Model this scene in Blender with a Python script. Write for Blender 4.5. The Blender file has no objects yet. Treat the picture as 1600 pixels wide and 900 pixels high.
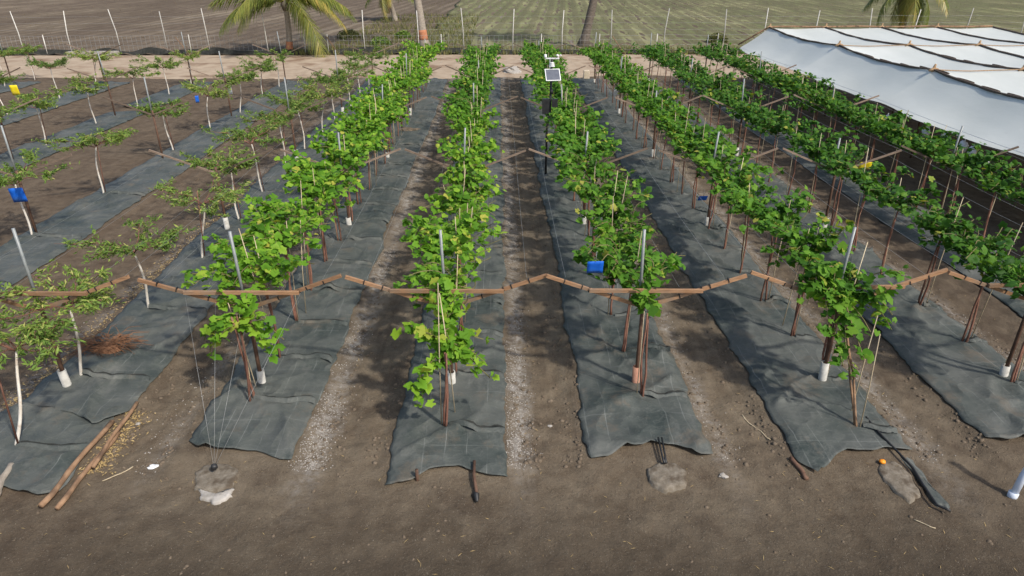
import bpy, math, random
import numpy as np
from mathutils import Vector, Matrix

random.seed(7)
RNG = np.random.default_rng(11)
S = bpy.context.scene
COL = S.collection

# ------------------------------------------------------------------ camera
H_CAM, PITCH, YAW, FPX, CX, CY = 5.8, 25.9, 1.06, 1066.0, 800.0, 450.0
cam_d = bpy.data.cameras.new('camera'); cam = bpy.data.objects.new('camera', cam_d); COL.objects.link(cam)
cam.location = (0, 0, H_CAM)
cam.rotation_euler = (math.radians(90 - PITCH), 0, math.radians(-YAW))
cam_d.sensor_width = 36.0; cam_d.lens = 36.0 * FPX / 1600.0
cam_d.clip_start = 0.1; cam_d.clip_end = 3000
S.camera = cam
# ------------------------------------------------------------------ sky, sun, exposure
SUN_DIR = Vector((1.23, -1.2, 1.85)).normalized()
w = bpy.data.worlds.new('World'); S.world = w; w.use_nodes = True
wn = w.node_tree.nodes; wl = w.node_tree.links
bg = wn['Background']
sky = wn.new('ShaderNodeTexSky'); sky.sky_type = 'NISHITA'; sky.sun_disc = False
sky.sun_elevation = math.asin(SUN_DIR.z); sky.sun_rotation = math.atan2(SUN_DIR.x, SUN_DIR.y)
sky.air_density = 1.0; sky.dust_density = 2.5; sky.ozone_density = 1.0
wl.new(sky.outputs[0], bg.inputs[0]); bg.inputs[1].default_value = 0.15
sd = bpy.data.lights.new('sun', 'SUN'); sun = bpy.data.objects.new('sun', sd); COL.objects.link(sun)
sd.energy = 3.1; sd.angle = math.radians(2.4); sd.color = (1.0, 0.95, 0.87)
sun.rotation_euler = SUN_DIR.to_track_quat('Z', 'Y').to_euler()
S.view_settings.view_transform = 'Standard'; S.view_settings.look = 'None'
S.view_settings.exposure = 0.28; S.view_settings.gamma = 1.0; S.view_settings.use_curve_mapping = False
S.cycles.max_bounces = 6; S.cycles.transparent_max_bounces = 8

# ------------------------------------------------------------------ measuring helpers
_R = cam.rotation_euler.to_matrix()
def at(px, py, z=0.0):
    d = _R @ Vector(((px - CX) / FPX, -(py - CY) / FPX, -1.0))
    t = (z - H_CAM) / d.z
    return (d.x * t, d.y * t)
def proj(x, y, z):
    v = _R.transposed() @ Vector((x, y, z - H_CAM))
    if v.z > -0.1: return (-9999, -9999)
    return (CX + FPX * v.x / -v.z, CY - FPX * v.y / -v.z)
def inview(x, y, z, m=60):
    a = proj(x, y, z); return -m < a[0] < 1600 + m and -m < a[1] < 900 + m

def _h(ix, iy, s):
    n = np.sin(ix * 127.1 + iy * 311.7 + s * 74.7) * 43758.5453
    return n - np.floor(n)
def vn(x, y, s=0):
    x = np.asarray(x, float); y = np.asarray(y, float)
    ix = np.floor(x); iy = np.floor(y); fx = x - ix; fy = y - iy
    fx = fx * fx * (3 - 2 * fx); fy = fy * fy * (3 - 2 * fy)
    a = _h(ix, iy, s); b = _h(ix + 1, iy, s); c = _h(ix, iy + 1, s); d = _h(ix + 1, iy + 1, s)
    return (a * (1 - fx) + b * fx) * (1 - fy) + (c * (1 - fx) + d * fx) * fy
def fbm(x, y, s=0, o=3):
    t = 0; a = .5
    for i in range(o):
        t = t + a * vn(x, y, s + i * 5); x = np.asarray(x) * 2.03 + 3.1; y = np.asarray(y) * 2.03 + 1.7; a *= .5
    return t / (1 - .5 ** o)
def sstep(a, b, x):
    t = np.clip((np.asarray(x, float) - a) / (b - a), 0, 1); return t * t * (3 - 2 * t)

# ------------------------------------------------------------------ mesh helpers
def mesh_np(name, V, F, tint=None, smooth=False, mats=()):
    V = np.asarray(V, np.float32).reshape(-1, 3); F = np.asarray(F, np.int32)
    k = F.shape[1]
    m = bpy.data.meshes.new(name)
    m.vertices.add(len(V)); m.vertices.foreach_set('co', V.ravel())
    m.loops.add(F.size); m.loops.foreach_set('vertex_index', F.ravel())
    m.polygons.add(len(F)); m.polygons.foreach_set('loop_start', np.arange(0, F.size, k, dtype=np.int32))
    m.polygons.foreach_set('loop_total', np.full(len(F), k, np.int32))
    if smooth: m.polygons.foreach_set('use_smooth', np.ones(len(F), bool))
    if tint is not None:
        a = m.attributes.new('tint', 'FLOAT', 'POINT'); a.data.foreach_set('value', np.asarray(tint, np.float32))
    for mt in mats: m.materials.append(mt)
    m.update(calc_edges=True)
    return m
class MB:
    def __init__(s): s.v = []; s.f = []; s.sm = []
    def add(s, V, F, sm=False):
        o = len(s.v); s.v += [tuple(map(float, p)) for p in V]
        s.f += [tuple(i + o for i in f) for f in F]; s.sm += [sm] * len(F); return s
    def beam(s, a, b, wd, ht, up=(0, 0, 1), taper=1.0):
        a = Vector(a); b = Vector(b); d = (b - a).normalized(); u = Vector(up)
        r = d.cross(u)
        if r.length < 1e-4: r = d.cross(Vector((0, 1, 0)))
        r.normalize(); u = r.cross(d)
        V = []
        for p, k in ((a, 1), (b, taper)):
            for sx, sy in ((-1, -1), (1, -1), (1, 1), (-1, 1)): V.append(p + r * sx * wd / 2 * k + u * sy * ht / 2 * k)
        return s.add(V, [(3, 2, 1, 0), (4, 5, 6, 7), (0, 1, 5, 4), (1, 2, 6, 5), (2, 3, 7, 6), (3, 0, 4, 7)])
    def box(s, c, dx, dy, dz):
        return s.beam((c[0], c[1], c[2] - dz / 2), (c[0], c[1], c[2] + dz / 2), dx, dy, up=(0, 1, 0))
    def tube(s, path, rad, n=6, caps=True):
        P = [Vector(p) for p in path]
        if not hasattr(rad, '__len__'): rad = [rad] * len(P)
        V = []; F = []; r = None
        for i, p in enumerate(P):
            d = (P[min(i + 1, len(P) - 1)] - P[max(i - 1, 0)])
            if d.length < 1e-6: d = Vector((0, 0, 1))
            d.normalize()
            if r is None: r = d.cross(Vector((0.3, 1, 0.1)));
            r = r - d * r.dot(d)
            if r.length < 1e-5: r = d.cross(Vector((1, 0, 0)))
            r.normalize(); u = d.cross(r)
            for k in range(n):
                t = 2 * math.pi * k / n; V.append(p + (r * math.cos(t) + u * math.sin(t)) * rad[i])
        for i in range(len(P) - 1):
            for k in range(n):
                a = i * n + k; b = i * n + (k + 1) % n; F.append((a, b, b + n, a + n))
        if caps: F.append(tuple(range(n))[::-1]); F.append(tuple(range((len(P) - 1) * n, len(P) * n)))
        return s.add(V, F, True)
    def mesh(s, name, mat):
        m = bpy.data.meshes.new(name); m.from_pydata(s.v, [], s.f)
        m.polygons.foreach_set('use_smooth', np.array(s.sm, bool)) if s.f else None
        if mat: m.materials.append(mat)
        m.update(); return m
    def build(s, name, mat, parent=None, loc=None): return link(name, s.mesh(name, mat), parent, loc)
def link(name, me, parent=None, loc=None):
    o = bpy.data.objects.new(name, me); COL.objects.link(o)
    if parent: o.parent = parent
    if loc is not None: o.location = loc
    return o
def tag(o, label=None, cat=None, group=None, kind=None):
    if label: o['label'] = label
    if cat: o['category'] = cat
    if group: o['group'] = group
    if kind: o['kind'] = kind
    return o
def thing(name, loc, label, cat, group=None, rz=0):
    o = link(name, None, None, loc); o.rotation_euler.z = rz; o.empty_display_size = .2
    return tag(o, label, cat, group)
ORD = ['zeroth', 'first', 'second', 'third', 'fourth', 'fifth', 'sixth', 'seventh', 'eighth', 'ninth', 'tenth', 'eleventh', 'twelfth',
       'thirteenth', 'fourteenth', 'fifteenth', 'sixteenth', 'seventeenth', 'eighteenth', 'nineteenth', 'twentieth', 'twenty-first',
       'twenty-second', 'twenty-third', 'twenty-fourth', 'twenty-fifth', 'twenty-sixth', 'twenty-seventh']

# ------------------------------------------------------------------ material helpers
class NT:
    def __init__(s, name):
        s.m = bpy.data.materials.new(name); s.m.use_nodes = True
        s.t = s.m.node_tree; s.n = s.t.nodes; s.l = s.t.links; s.n.clear()
        s.out = s.n.new('ShaderNodeOutputMaterial')
    def node(s, t, **k):
        n = s.n.new(t)
        for a, b in k.items(): setattr(n, a, b)
        return n
    def put(s, sock, v):
        if hasattr(v, 'is_output'): s.l.new(v, sock)
        else: sock.default_value = v
    def pos(s): return s.node('ShaderNodeTexCoord').outputs['Object']
    def geo(s): return s.node('ShaderNodeNewGeometry').outputs['Position']
    def noise(s, vec, scale, det=4, rough=.55, sc=None):
        if sc:
            mp = s.node('ShaderNodeMapping'); s.l.new(vec, mp.inputs[0]); mp.inputs['Scale'].default_value = sc; vec = mp.outputs[0]
        n = s.node('ShaderNodeTexNoise'); s.l.new(vec, n.inputs['Vector']); n.inputs['Scale'].default_value = scale
        n.inputs['Detail'].default_value = det; n.inputs['Roughness'].default_value = rough
        return n.outputs['Fac']
    def vor(s, vec, scale, out='Distance'):
        n = s.node('ShaderNodeTexVoronoi'); s.l.new(vec, n.inputs['Vector']); n.inputs['Scale'].default_value = scale; return n.outputs[out]
    def ramp(s, fac, stops):
        r = s.node('ShaderNodeValToRGB'); s.put(r.inputs[0], fac); e = r.color_ramp.elements
        while len(e) < len(stops): e.new(.5)
        for el, (p, c) in zip(e, stops): el.position = p; el.color = (c, c, c, 1) if not hasattr(c, '__len__') else (*c, 1)
        return r.outputs[0]
    def mix(s, f, a, b, bt='MIX'):
        n = s.node('ShaderNodeMix', data_type='RGBA', blend_type=bt)
        for so, v in ((n.inputs[0], f), (n.inputs[6], a), (n.inputs[7], b)):
            if isinstance(v, tuple) and len(v) == 3: v = (*v, 1)
            s.put(so, v)
        return n.outputs[2]
    def math(s, op, a, b=0.0, c=0.0):
        n = s.node('ShaderNodeMath', operation=op); s.put(n.inputs[0], a); s.put(n.inputs[1], b); s.put(n.inputs[2], c); return n.outputs[0]
    def bump(s, h, st=.3, dist=.02):
        n = s.node('ShaderNodeBump'); s.l.new(h, n.inputs['Height']); n.inputs['Strength'].default_value = st; n.inputs['Distance'].default_value = dist
        return n.outputs[0]
    def bsdf(s, col, rough=.8, normal=None, spec=.3, metal=0.0):
        b = s.node('ShaderNodeBsdfPrincipled')
        if isinstance(col, tuple): col = (*col, 1)
        s.put(b.inputs['Base Color'], col); s.put(b.inputs['Roughness'], rough); b.inputs['Specular IOR Level'].default_value = spec
        b.inputs['Metallic'].default_value = metal
        if normal is not None: s.l.new(normal, b.inputs['Normal'])
        return b
    def done(s, sh): s.l.new(sh, s.out.inputs[0]); return s.m

def mat_simple(name, a, b, scale=8, rough=.75, spec=.25, bump=.2, sc=None, metal=0.0, rnd=0.0, third=None):
    t = NT(name); p = t.pos(); f = t.noise(p, scale, 5, .6, sc)
    c = t.mix(t.ramp(f, [(.3, 0), (.7, 1)]), a, b)
    if third:
        c = t.mix(t.ramp(t.noise(p, scale * .37, 3), [(.52, 0), (.66, 1)]), c, third)
    if rnd:
        r = t.node('ShaderNodeObjectInfo').outputs['Random']
        hs = t.node('ShaderNodeHueSaturation'); t.l.new(c, hs.inputs['Color'])
        t.put(hs.inputs['Value'], t.math('MULTIPLY_ADD', r, 2 * rnd, 1 - rnd)); c = hs.outputs[0]
    n = t.bump(t.noise(p, scale * 3, 4, .6, sc), bump, .01) if bump else None
    return t.done(t.bsdf(c, rough, n, spec, metal).outputs[0])

def mat_leaf(name, stops, trans=.35, rough=.55, spec=.16):
    t = NT(name); a = t.node('ShaderNodeAttribute'); a.attribute_name = 'tint'
    c = t.ramp(a.outputs['Fac'], stops)
    p = t.pos(); c = t.mix(.35, c, t.mix(t.noise(p, 14, 2), (.35, .4, .3), (1.25, 1.2, 1.0)), 'MULTIPLY')
    b = t.bsdf(c, rough, None, spec)
    tr = t.node('ShaderNodeBsdfTranslucent')
    t.l.new(t.mix(1.0, c, (1.25, 1.2, .55), 'MULTIPLY'), tr.inputs[0])
    m = t.node('ShaderNodeMixShader'); m.inputs[0].default_value = trans
    t.l.new(b.outputs[0], m.inputs[1]); t.l.new(tr.outputs[0], m.inputs[2])
    return t.done(m.outputs[0])

# rows, beds --------------------------------------------------------
VROWS = {2: -3.55, 3: -.74, 4: 2.0, 5: 4.83, 6: 7.58, 7: 10.35}
TROWS = [-6.33, -10.6, -15.3, -19.7, -24.2]
POST_D = [8.55, 14.95, 21.3, 27.7, 35.4]
BEDS = {2: (-4.13, -2.62), 3: (-1.40, .07), 4: (1.13, 2.70), 5: (3.74, 5.32), 6: (6.43, 8.0), 7: (9.25, 10.8)}
LBEDS = {1: (-6.85, -5.25), 0: (-11.0, -9.42), -1: (-16.0, -14.4), -2: (-20.3, -18.7), -3: (-24.8, -23.2)}
ALLB = list(BEDS.values()) + list(LBEDS.values())
def bedmask(x, m=.12):
    t = np.zeros_like(np.asarray(x, float))
    for a, b in ALLB: t = np.maximum(t, sstep(a - m - .12, a - m + .1, x) * (1 - sstep(b + m - .1, b + m + .12, x)))
    return t
def gz(x, y):
    x = np.asarray(x, float); y = np.asarray(y, float)
    inb = sstep(6.2, 7.2, y) * (1 - sstep(36.3, 37.5, y))
    bm = bedmask(x) * inb
    z = .05 * bm
    z = z + .035 * (fbm(x * .9, y * .7, 1) - .5)
    z = z + (1 - bm) * inb * (.075 * (fbm(x * 4, y * 4, 3) - .5) + .03 * (vn(x * 12, y * 12, 8) - .5))
    z = z + (1 - inb) * (.045 * (fbm(x * 4.3, y * 4.3, 5) - .5) + .016 * (vn(x * 14, y * 14, 9) - .5))
    return z * (1 - sstep(37, 39, y))
def g0(x, y): return float(gz(np.array([x]), np.array([y]))[0])

# ------------------------------------------------------------------ surface materials
def soil_mat():
    t = NT('soil'); p = t.geo()
    sx = t.node('ShaderNodeSeparateXYZ'); t.l.new(p, sx.inputs[0]); X, Y = sx.outputs[0], sx.outputs[1]
    n1 = t.noise(p, .55, 5, .6); n2 = t.noise(p, 3.2, 6, .65); n3 = t.noise(p, 26, 5, .7); n4 = t.noise(p, 90, 3, .7)
    c = t.mix(t.ramp(n2, [(.3, 0), (.7, 1)]), (.095, .070, .047), (.185, .147, .103))
    c = t.mix(t.ramp(n1, [(.42, 0), (.68, .55)]), c, (.19, .155, .11))                  # dry dusty patches
    c = t.mix(t.ramp(t.noise(p, 1.1, 5, .65), [(.50, 0), (.68, .75)]), c, (.062, .044, .031))  # damp crumbs
    head = t.math('MULTIPLY', t.ramp(t.math('MULTIPLY_ADD', n1, .9, t.math('MULTIPLY', Y, -1.0)), [(0, 0), (1, 1)]), 1.0)
    # headland before the mats: vignette-like fall-off to frame bottom painted into soil colour
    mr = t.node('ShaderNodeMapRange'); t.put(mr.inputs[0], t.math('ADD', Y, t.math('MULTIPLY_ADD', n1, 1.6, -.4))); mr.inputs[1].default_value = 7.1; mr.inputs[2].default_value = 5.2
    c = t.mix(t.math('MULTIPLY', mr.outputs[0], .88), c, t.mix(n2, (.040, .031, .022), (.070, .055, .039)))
    trk = t.noise(p, 2.4, 4, .6, (1.6, .16, 1))
    al = t.node('ShaderNodeMapRange'); t.put(al.inputs[0], Y); al.inputs[1].default_value = 6.3; al.inputs[2].default_value = 9.5
    c = t.mix(t.math('MULTIPLY', al.outputs[0], t.ramp(trk, [(.52, 0), (.68, .5)])), c, (.20, .165, .12))
    c = t.mix(t.math('MULTIPLY', al.outputs[0], t.ramp(trk, [(.32, .5), (.46, 0)])), c, (.07, .052, .037))
    c = t.mix(t.ramp(n3, [(.6, 0), (.72, .4)]), c, (.25, .22, .17))
    c = t.mix(t.ramp(n4, [(.63, 0), (.7, .6)]), c, (.33, .30, .25))
    c = t.mix(t.ramp(t.noise(p, 45, 3, .7), [(.3, .65), (.42, 0)]), c, (.035, .027, .02))
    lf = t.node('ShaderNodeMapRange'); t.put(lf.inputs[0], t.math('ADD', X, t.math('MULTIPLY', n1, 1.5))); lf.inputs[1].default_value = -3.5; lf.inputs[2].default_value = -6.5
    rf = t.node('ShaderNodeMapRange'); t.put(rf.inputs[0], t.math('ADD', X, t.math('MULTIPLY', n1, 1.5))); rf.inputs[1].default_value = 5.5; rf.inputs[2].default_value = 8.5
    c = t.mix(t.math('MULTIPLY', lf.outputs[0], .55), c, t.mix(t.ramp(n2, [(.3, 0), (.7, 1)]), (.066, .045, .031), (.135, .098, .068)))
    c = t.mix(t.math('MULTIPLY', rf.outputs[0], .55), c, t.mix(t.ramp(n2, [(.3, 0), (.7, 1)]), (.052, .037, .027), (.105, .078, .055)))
    # pale gravel washed along the right-hand edges of two mats
    for xc, wd, st in ((-2.42, .24, .7), (.24, .22, .7), (2.86, .2, .45), (5.5, .25, .5), (-4.4, .2, .3), (8.15, .2, .4), (-7.1, .25, .45)):
        d = t.math('ABSOLUTE', t.math('SUBTRACT', X, t.math('ADD', xc, t.math('MULTIPLY', t.math('SUBTRACT', t.noise(p, 1.7, 3), .5), .35))))
        m = t.node('ShaderNodeMapRange'); t.put(m.inputs[0], d); m.inputs[1].default_value = wd; m.inputs[2].default_value = .02
        y0 = t.node('ShaderNodeMapRange'); t.put(y0.inputs[0], Y); y0.inputs[1].default_value = 5.7; y0.inputs[2].default_value = 7.4
        k = t.math('MULTIPLY', t.math('MULTIPLY', m.outputs[0], y0.outputs[0]), st)
        k = t.math('MULTIPLY', k, t.math('MULTIPLY', t.ramp(t.noise(p, 9, 5, .75), [(.40, .05), (.62, 1)]), t.ramp(t.noise(p, .9, 4, .6), [(.35, .15), (.6, 1)])))
        c = t.mix(k, c, t.mix(n3, (.26, .245, .22), (.52, .50, .47)))
    h = t.math('ADD', t.math('MULTIPLY', n3, .6), t.math('ADD', t.math('MULTIPLY', n4, .3), n2))
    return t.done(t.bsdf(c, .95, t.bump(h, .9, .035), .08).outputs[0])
def field_mat(name, dark, light, pale, k):
    t = NT(name); p = t.geo()
    mp = t.node('ShaderNodeMapping'); t.l.new(p, mp.inputs[0]); mp.inputs['Rotation'].default_value = (0, 0, math.radians(k)); q = mp.outputs[0]
    a = t.noise(q, .22, 5, .6, (1, .25, 1)); b = t.noise(q, 1.6, 6, .7, (1, .3, 1)); c2 = t.noise(p, 6, 4, .7)
    wv = t.node('ShaderNodeTexWave', wave_type='BANDS', bands_direction='X'); t.l.new(q, wv.inputs[0]); wv.inputs['Scale'].default_value = .217
    wv.inputs['Distortion'].default_value = 1.0; wv.inputs['Detail'].default_value = 3; wv.inputs['Detail Scale'].default_value = 1.2
    c = t.mix(t.ramp(b, [(.3, 0), (.7, 1)]), dark, light)
    c = t.mix(t.ramp(a, [(.45, 0), (.7, .8)]), c, pale)
    c = t.mix(t.ramp(wv.outputs['Fac'], [(.3, .6), (.62, 0)]), c, dark)
    c = t.mix(t.ramp(c2, [(.62, 0), (.74, .6)]), c, pale)
    return t.done(t.bsdf(c, .95, t.bump(b, .6, .15), .05).outputs[0])
M = {}
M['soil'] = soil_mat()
M['road'] = mat_simple('dirt_road_surface', (.31, .235, .165), (.42, .335, .245), 1.6, .95, .05, .4, third=(.22, .15, .10))
M['field_dark'] = field_mat('ploughed_field', (.092, .070, .050), (.158, .122, .090), (.26, .212, .15), 5)
M['field_green'] = field_mat('stubble_field', (.115, .102, .062), (.165, .185, .08), (.31, .29, .155), 5)
def mat_mat():
    t = NT('woven_weed_mat'); p = t.geo()
    sx = t.node('ShaderNodeSeparateXYZ'); t.l.new(p, sx.inputs[0]); X, Y = sx.outputs[0], sx.outputs[1]
    r = t.node('ShaderNodeObjectInfo').outputs['Random']
    n1 = t.noise(p, .8, 5, .6); n2 = t.noise(p, 4, 5, .65); n3 = t.noise(p, 60, 3, .7)
    rd = t.math('ABSOLUTE', t.math('SUBTRACT', t.noise(p, 2.6, 3, .5, (1, .7, 1)), .5)); rd2 = t.math('ABSOLUTE', t.math('SUBTRACT', t.noise(p, 6.5, 3, .55, (.8, 1.2, 1)), .5))
    c = t.mix(t.ramp(n2, [(.3, 0), (.7, 1)]), (.028, .037, .034), (.058, .069, .062))
    c = t.mix(t.ramp(n1, [(.36, 0), (.66, .8)]), c, (.115, .118, .106))                 # dust film
    c = t.mix(t.ramp(t.noise(p, 2.2, 6, .7, (1.5, .5, 1)), [(.54, 0), (.74, .65)]), c, (.15, .15, .135))
    c = t.mix(t.ramp(rd2, [(0, .22), (.03, 0)]), c, (.15, .155, .14))                   # scuffed creases
    c = t.mix(t.ramp(t.noise(p, 1.5, 7, .72), [(.55, 0), (.70, .75)]), c, (.13, .106, .078))  # washed-on soil
    # woven guide lines
    for ax, per, wdt, st in ((X, .27, .022, .5), (Y, .62, .01, .35)):
        fr = t.math('ABSOLUTE', t.math('SUBTRACT', t.math('FRACT', t.math('DIVIDE', t.math('ADD', ax, t.math('MULTIPLY', n1, .12)), per)), .5))
        ln = t.math('LESS_THAN', fr, wdt)
        c = t.mix(t.math('MULTIPLY', t.math('MULTIPLY', ln, st), t.ramp(t.noise(p, 1.9, 3), [(.45, 0), (.6, 1)])), c, (.19, .20, .185))
    c = t.mix(t.ramp(n3, [(.66, 0), (.74, .6)]), c, (.20, .18, .15))
    h = t.math('ADD', t.math('MULTIPLY', n3, .12), t.math('ADD', t.math('MULTIPLY', t.ramp(t.math('ABSOLUTE', t.math('SUBTRACT', t.noise(p, 1.7, 1.2, .4, (1, .8, 1)), .5)), [(0, 1), (.16, 0)]), .9), t.math('ADD', t.math('MULTIPLY', t.noise(p, 3.0, 1.5, .4), 1.2), t.math('MULTIPLY', t.ramp(rd2, [(0, 1), (.10, 0)]), .07))))
    return t.done(t.bsdf(c, t.ramp(n2, [(.3, .52), (.7, .72)]), t.bump(h, .55, .06), .30).outputs[0])
M['mat'] = mat_mat()
M['arm'] = mat_simple('trellis_timber', (.22, .118, .062), (.38, .225, .125), 5, .8, .15, .4, (1, 8, 8), rnd=.22, third=(.21, .155, .11))
M['arm_old'] = mat_simple('weathered_trellis_timber', (.13, .092, .068), (.27, .20, .145), 5, .8, .2, .25, (1, 8, 8), rnd=.4)
M['rust'] = mat_simple('rusty_iron', (.075, .04, .026), (.15, .085, .055), 12, .75, .3, .3, rnd=.2)
M['galv'] = mat_simple('galvanised_pipe', (.20, .215, .21), (.31, .325, .32), 9, .5, .4, .1, metal=.2)
M['pvc'] = mat_simple('pale_sleeve', (.38, .365, .325), (.58, .565, .52), 9, .8, .2, .3, third=(.22, .18, .135))
M['terra'] = mat_simple('terracotta_sleeve', (.33, .15, .10), (.45, .25, .17), 9, .8, .2, .2)
M['tie'] = mat_simple('black_tie', (.012, .012, .013), (.03, .028, .026), 20, .6, .3, 0)
M['trunk'] = mat_simple('vine_bark', (.13, .06, .042), (.26, .135, .095), 18, .85, .15, .4, (1, 1, .3), rnd=.3)
M['cane'] = mat_simple('dry_cane', (.40, .31, .19), (.58, .49, .34), 14, .8, .2, .2, (1, 1, .3), rnd=.25)
M['shoot'] = mat_simple('green_shoot', (.12, .13, .045), (.22, .17, .08), 14, .7, .2, 0)
M['white_trunk'] = mat_simple('limewashed_bark', (.50, .44, .36), (.74, .70, .63), 9, .9, .1, .3, (1, 1, .35), rnd=.1, third=(.34, .24, .17))
M['leaf_a'] = mat_leaf('vine_leaf_light', [(0, (.06, .16, .014)), (.45, (.135, .30, .024)), (.85, (.27, .44, .042)), (1, (.44, .44, .08))])
M['leaf_b'] = mat_leaf('vine_leaf_mid', [(0, (.042, .12, .012)), (.5, (.092, .23, .022)), (.9, (.19, .345, .036)), (1, (.38, .38, .07))])
M['leaf_c'] = mat_leaf('vine_leaf_deep', [(0, (.028, .088, .012)), (.5, (.063, .17, .02)), (.9, (.14, .28, .034)), (1, (.32, .34, .06))])
M['leaf_t'] = mat_leaf('small_tree_leaf', [(0, (.075, .15, .03)), (.45, (.155, .25, .052)), (.8, (.28, .37, .08)), (1, (.48, .45, .16))], .3, .5)
M['frond'] = mat_leaf('palm_leaflet', [(0, (.055, .09, .018)), (.5, (.15, .19, .036)), (.85, (.32, .30, .07)), (1, (.46, .34, .09))], .3, .4, .4)
M['frond_dry'] = mat_leaf('dry_palm_leaflet', [(0, (.10, .075, .045)), (.6, (.20, .15, .09)), (1, (.30, .23, .13))], .2, .6)
M['grass'] = mat_leaf('field_grass', [(0, (.085, .10, .035)), (.5, (.16, .17, .06)), (1, (.34, .29, .14))], .25, .6)
M['concrete'] = mat_simple('rough_concrete', (.125, .102, .075), (.23, .20, .158), 16, .95, .1, .9, third=(.095, .074, .053))
M['palebits'] = mat_simple('pale_stone', (.25, .225, .19), (.44, .41, .37), 11, .95, .1, .5)
M['palm_bark'] = mat_simple('palm_bark', (.21, .175, .14), (.38, .33, .27), 6, .95, .1, .6, (1, 1, 3))
M['palm_bark_dark'] = mat_simple('dark_palm_bark', (.085, .068, .055), (.19, .16, .13), 6, .95, .1, .6, (1, 1, 3))
M['band'] = mat_simple('painted_trunk_band', (.36, .14, .075), (.47, .22, .12), 6, .9, .1, .4)
M['fpost'] = mat_simple('pale_fence_post', (.40, .385, .345), (.58, .56, .51), 5, .85, .2, .2, rnd=.25)
M['wire'] = mat_simple('wire', (.26, .26, .25), (.40, .40, .38), 5, .5, .4, 0, metal=.4)
M['black'] = mat_simple('black_plastic', (.012, .012, .013), (.028, .028, .028), 7, .5, .4, .15)
M['netdark'] = mat_simple('dark_shade_net', (.02, .022, .02), (.05, .05, .045), 6, .9, .1, .4)
M['blue'] = mat_simple('blue_sticky_card', (.006, .095, .50), (.012, .14, .62), 6, .55, .3, 0, third=(.03, .10, .34))
M['yellow'] = mat_simple('yellow_sticky_card', (.66, .52, .01), (.78, .64, .02), 6, .55, .3, 0, third=(.50, .40, .04))
M['card'] = mat_simple('white_card', (.62, .62, .62), (.76, .76, .75), 3, .5, .3, 0)
M['white'] = mat_simple('white_housing', (.68, .68, .67), (.8, .8, .79), 4, .4, .4, 0)
M['cell'] = mat_simple('solar_cell', (.085, .095, .12), (.13, .14, .165), 10, .25, .5, 0)
M['rope'] = mat_simple('coir_rope', (.27, .17, .095), (.44, .30, .18), 22, .95, .05, .5)
M['rope_dark'] = mat_simple('dark_coir_rope', (.07, .055, .045), (.16, .125, .10), 22, .95, .05, .6)
M['fibre'] = mat_simple('brown_fibre', (.14, .07, .042), (.28, .15, .085), 20, .95, .05, .4)
M['wood_pole'] = mat_simple('bare_wood_pole', (.19, .115, .07), (.32, .20, .12), 9, .9, .1, .6, (1, 1, 1), third=(.12, .078, .052))
M['pipe_pale'] = mat_simple('pale_blue_pvc', (.52, .57, .66), (.66, .70, .76), 5, .4, .4, 0)
M['orange'] = mat_simple('orange_plastic', (.85, .25, .01), (.92, .32, .015), 5, .45, .4, 0)
M['deadleaf'] = mat_simple('dead_leaf', (.30, .20, .085), (.46, .35, .17), 30, .9, .1, 0)
M['brick_pale'] = mat_simple('pale_cut_stone', (.52, .43, .31), (.64, .55, .42), 6, .9, .1, .3)
M['clod'] = mat_simple('soil_clod', (.10, .076, .054), (.175, .138, .10), 9, .97, .05, .5)
def sheet_mat():
    t = NT('white_rain_sheet'); p = t.geo()
    n = t.noise(p, .6, 4, .6, (1, .4, 1))
    c = t.mix(t.ramp(n, [(.35, 0), (.7, 1)]), (.58, .60, .55), (.69, .705, .655))
    c = t.mix(t.ramp(t.noise(p, 3.1, 5, .7), [(.6, 0), (.8, .35)]), c, (.50, .49, .45))
    b = t.bsdf(c, .45, t.bump(t.noise(p, 2.2, 4, .6, (1, .3, 1)), .25, .04), .4)
    tr = t.node('ShaderNodeBsdfTranslucent'); tr.inputs[0].default_value = (.7, .74, .74, 1)
    m = t.node('ShaderNodeMixShader'); m.inputs[0].default_value = .14
    t.l.new(b.outputs[0], m.inputs[1]); t.l.new(tr.outputs[0], m.inputs[2])
    return t.done(m.outputs[0])
M['sheet'] = sheet_mat()

# ------------------------------------------------------------------ setting: ground, road, fields
def grid_mesh(name, xs, ys, zf, mat, smooth=True):
    XX, YY = np.meshgrid(xs, ys); Z = zf(XX, YY)
    V = np.stack([XX, YY, Z], -1).reshape(-1, 3); nx = len(xs); ny = len(ys)
    i = (np.arange(ny - 1)[:, None] * nx + np.arange(nx - 1)[None]).ravel()
    F = np.stack([i, i + 1, i + 1 + nx, i + nx], 1)
    return mesh_np(name, V, F, None, smooth, (mat,))
ys = [2.5]
while ys[-1] < 40: ys.append(ys[-1] + max(.045, (ys[-1]) * .0075))
while ys[-1] < 1500: ys.append(ys[-1] * 1.22)
xs = list(np.arange(-9.5, 10.5, .055))
while xs[-1] < 26: xs.append(xs[-1] + .22)
while xs[-1] < 900: xs.append(xs[-1] * 1.35)
xl = [-9.5]
while xl[-1] > -30: xl.append(xl[-1] - .22)
while xl[-1] > -900: xl.append(xl[-1] * 1.35)
xs = xl[:0:-1] + xs
ys = [-60, -20, 0] + ys
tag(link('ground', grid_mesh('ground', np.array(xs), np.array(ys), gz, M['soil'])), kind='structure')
def road_edge(x, s, a): return a * (fbm(x * .35, x * 0 + s, 4) - .5) * 2
rx = np.concatenate([np.linspace(-160, -45, 24), np.linspace(-44, 44, 260), np.linspace(45, 160, 24)])
rt = np.linspace(0, 1, 40)
XX, TT = np.meshgrid(rx, rt)
y0 = 37.6 + road_edge(rx, 3.3, .7); y1 = 46.9 + road_edge(rx, 9.1, .25)
YY = y0[None] + (y1 - y0)[None] * TT
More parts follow.
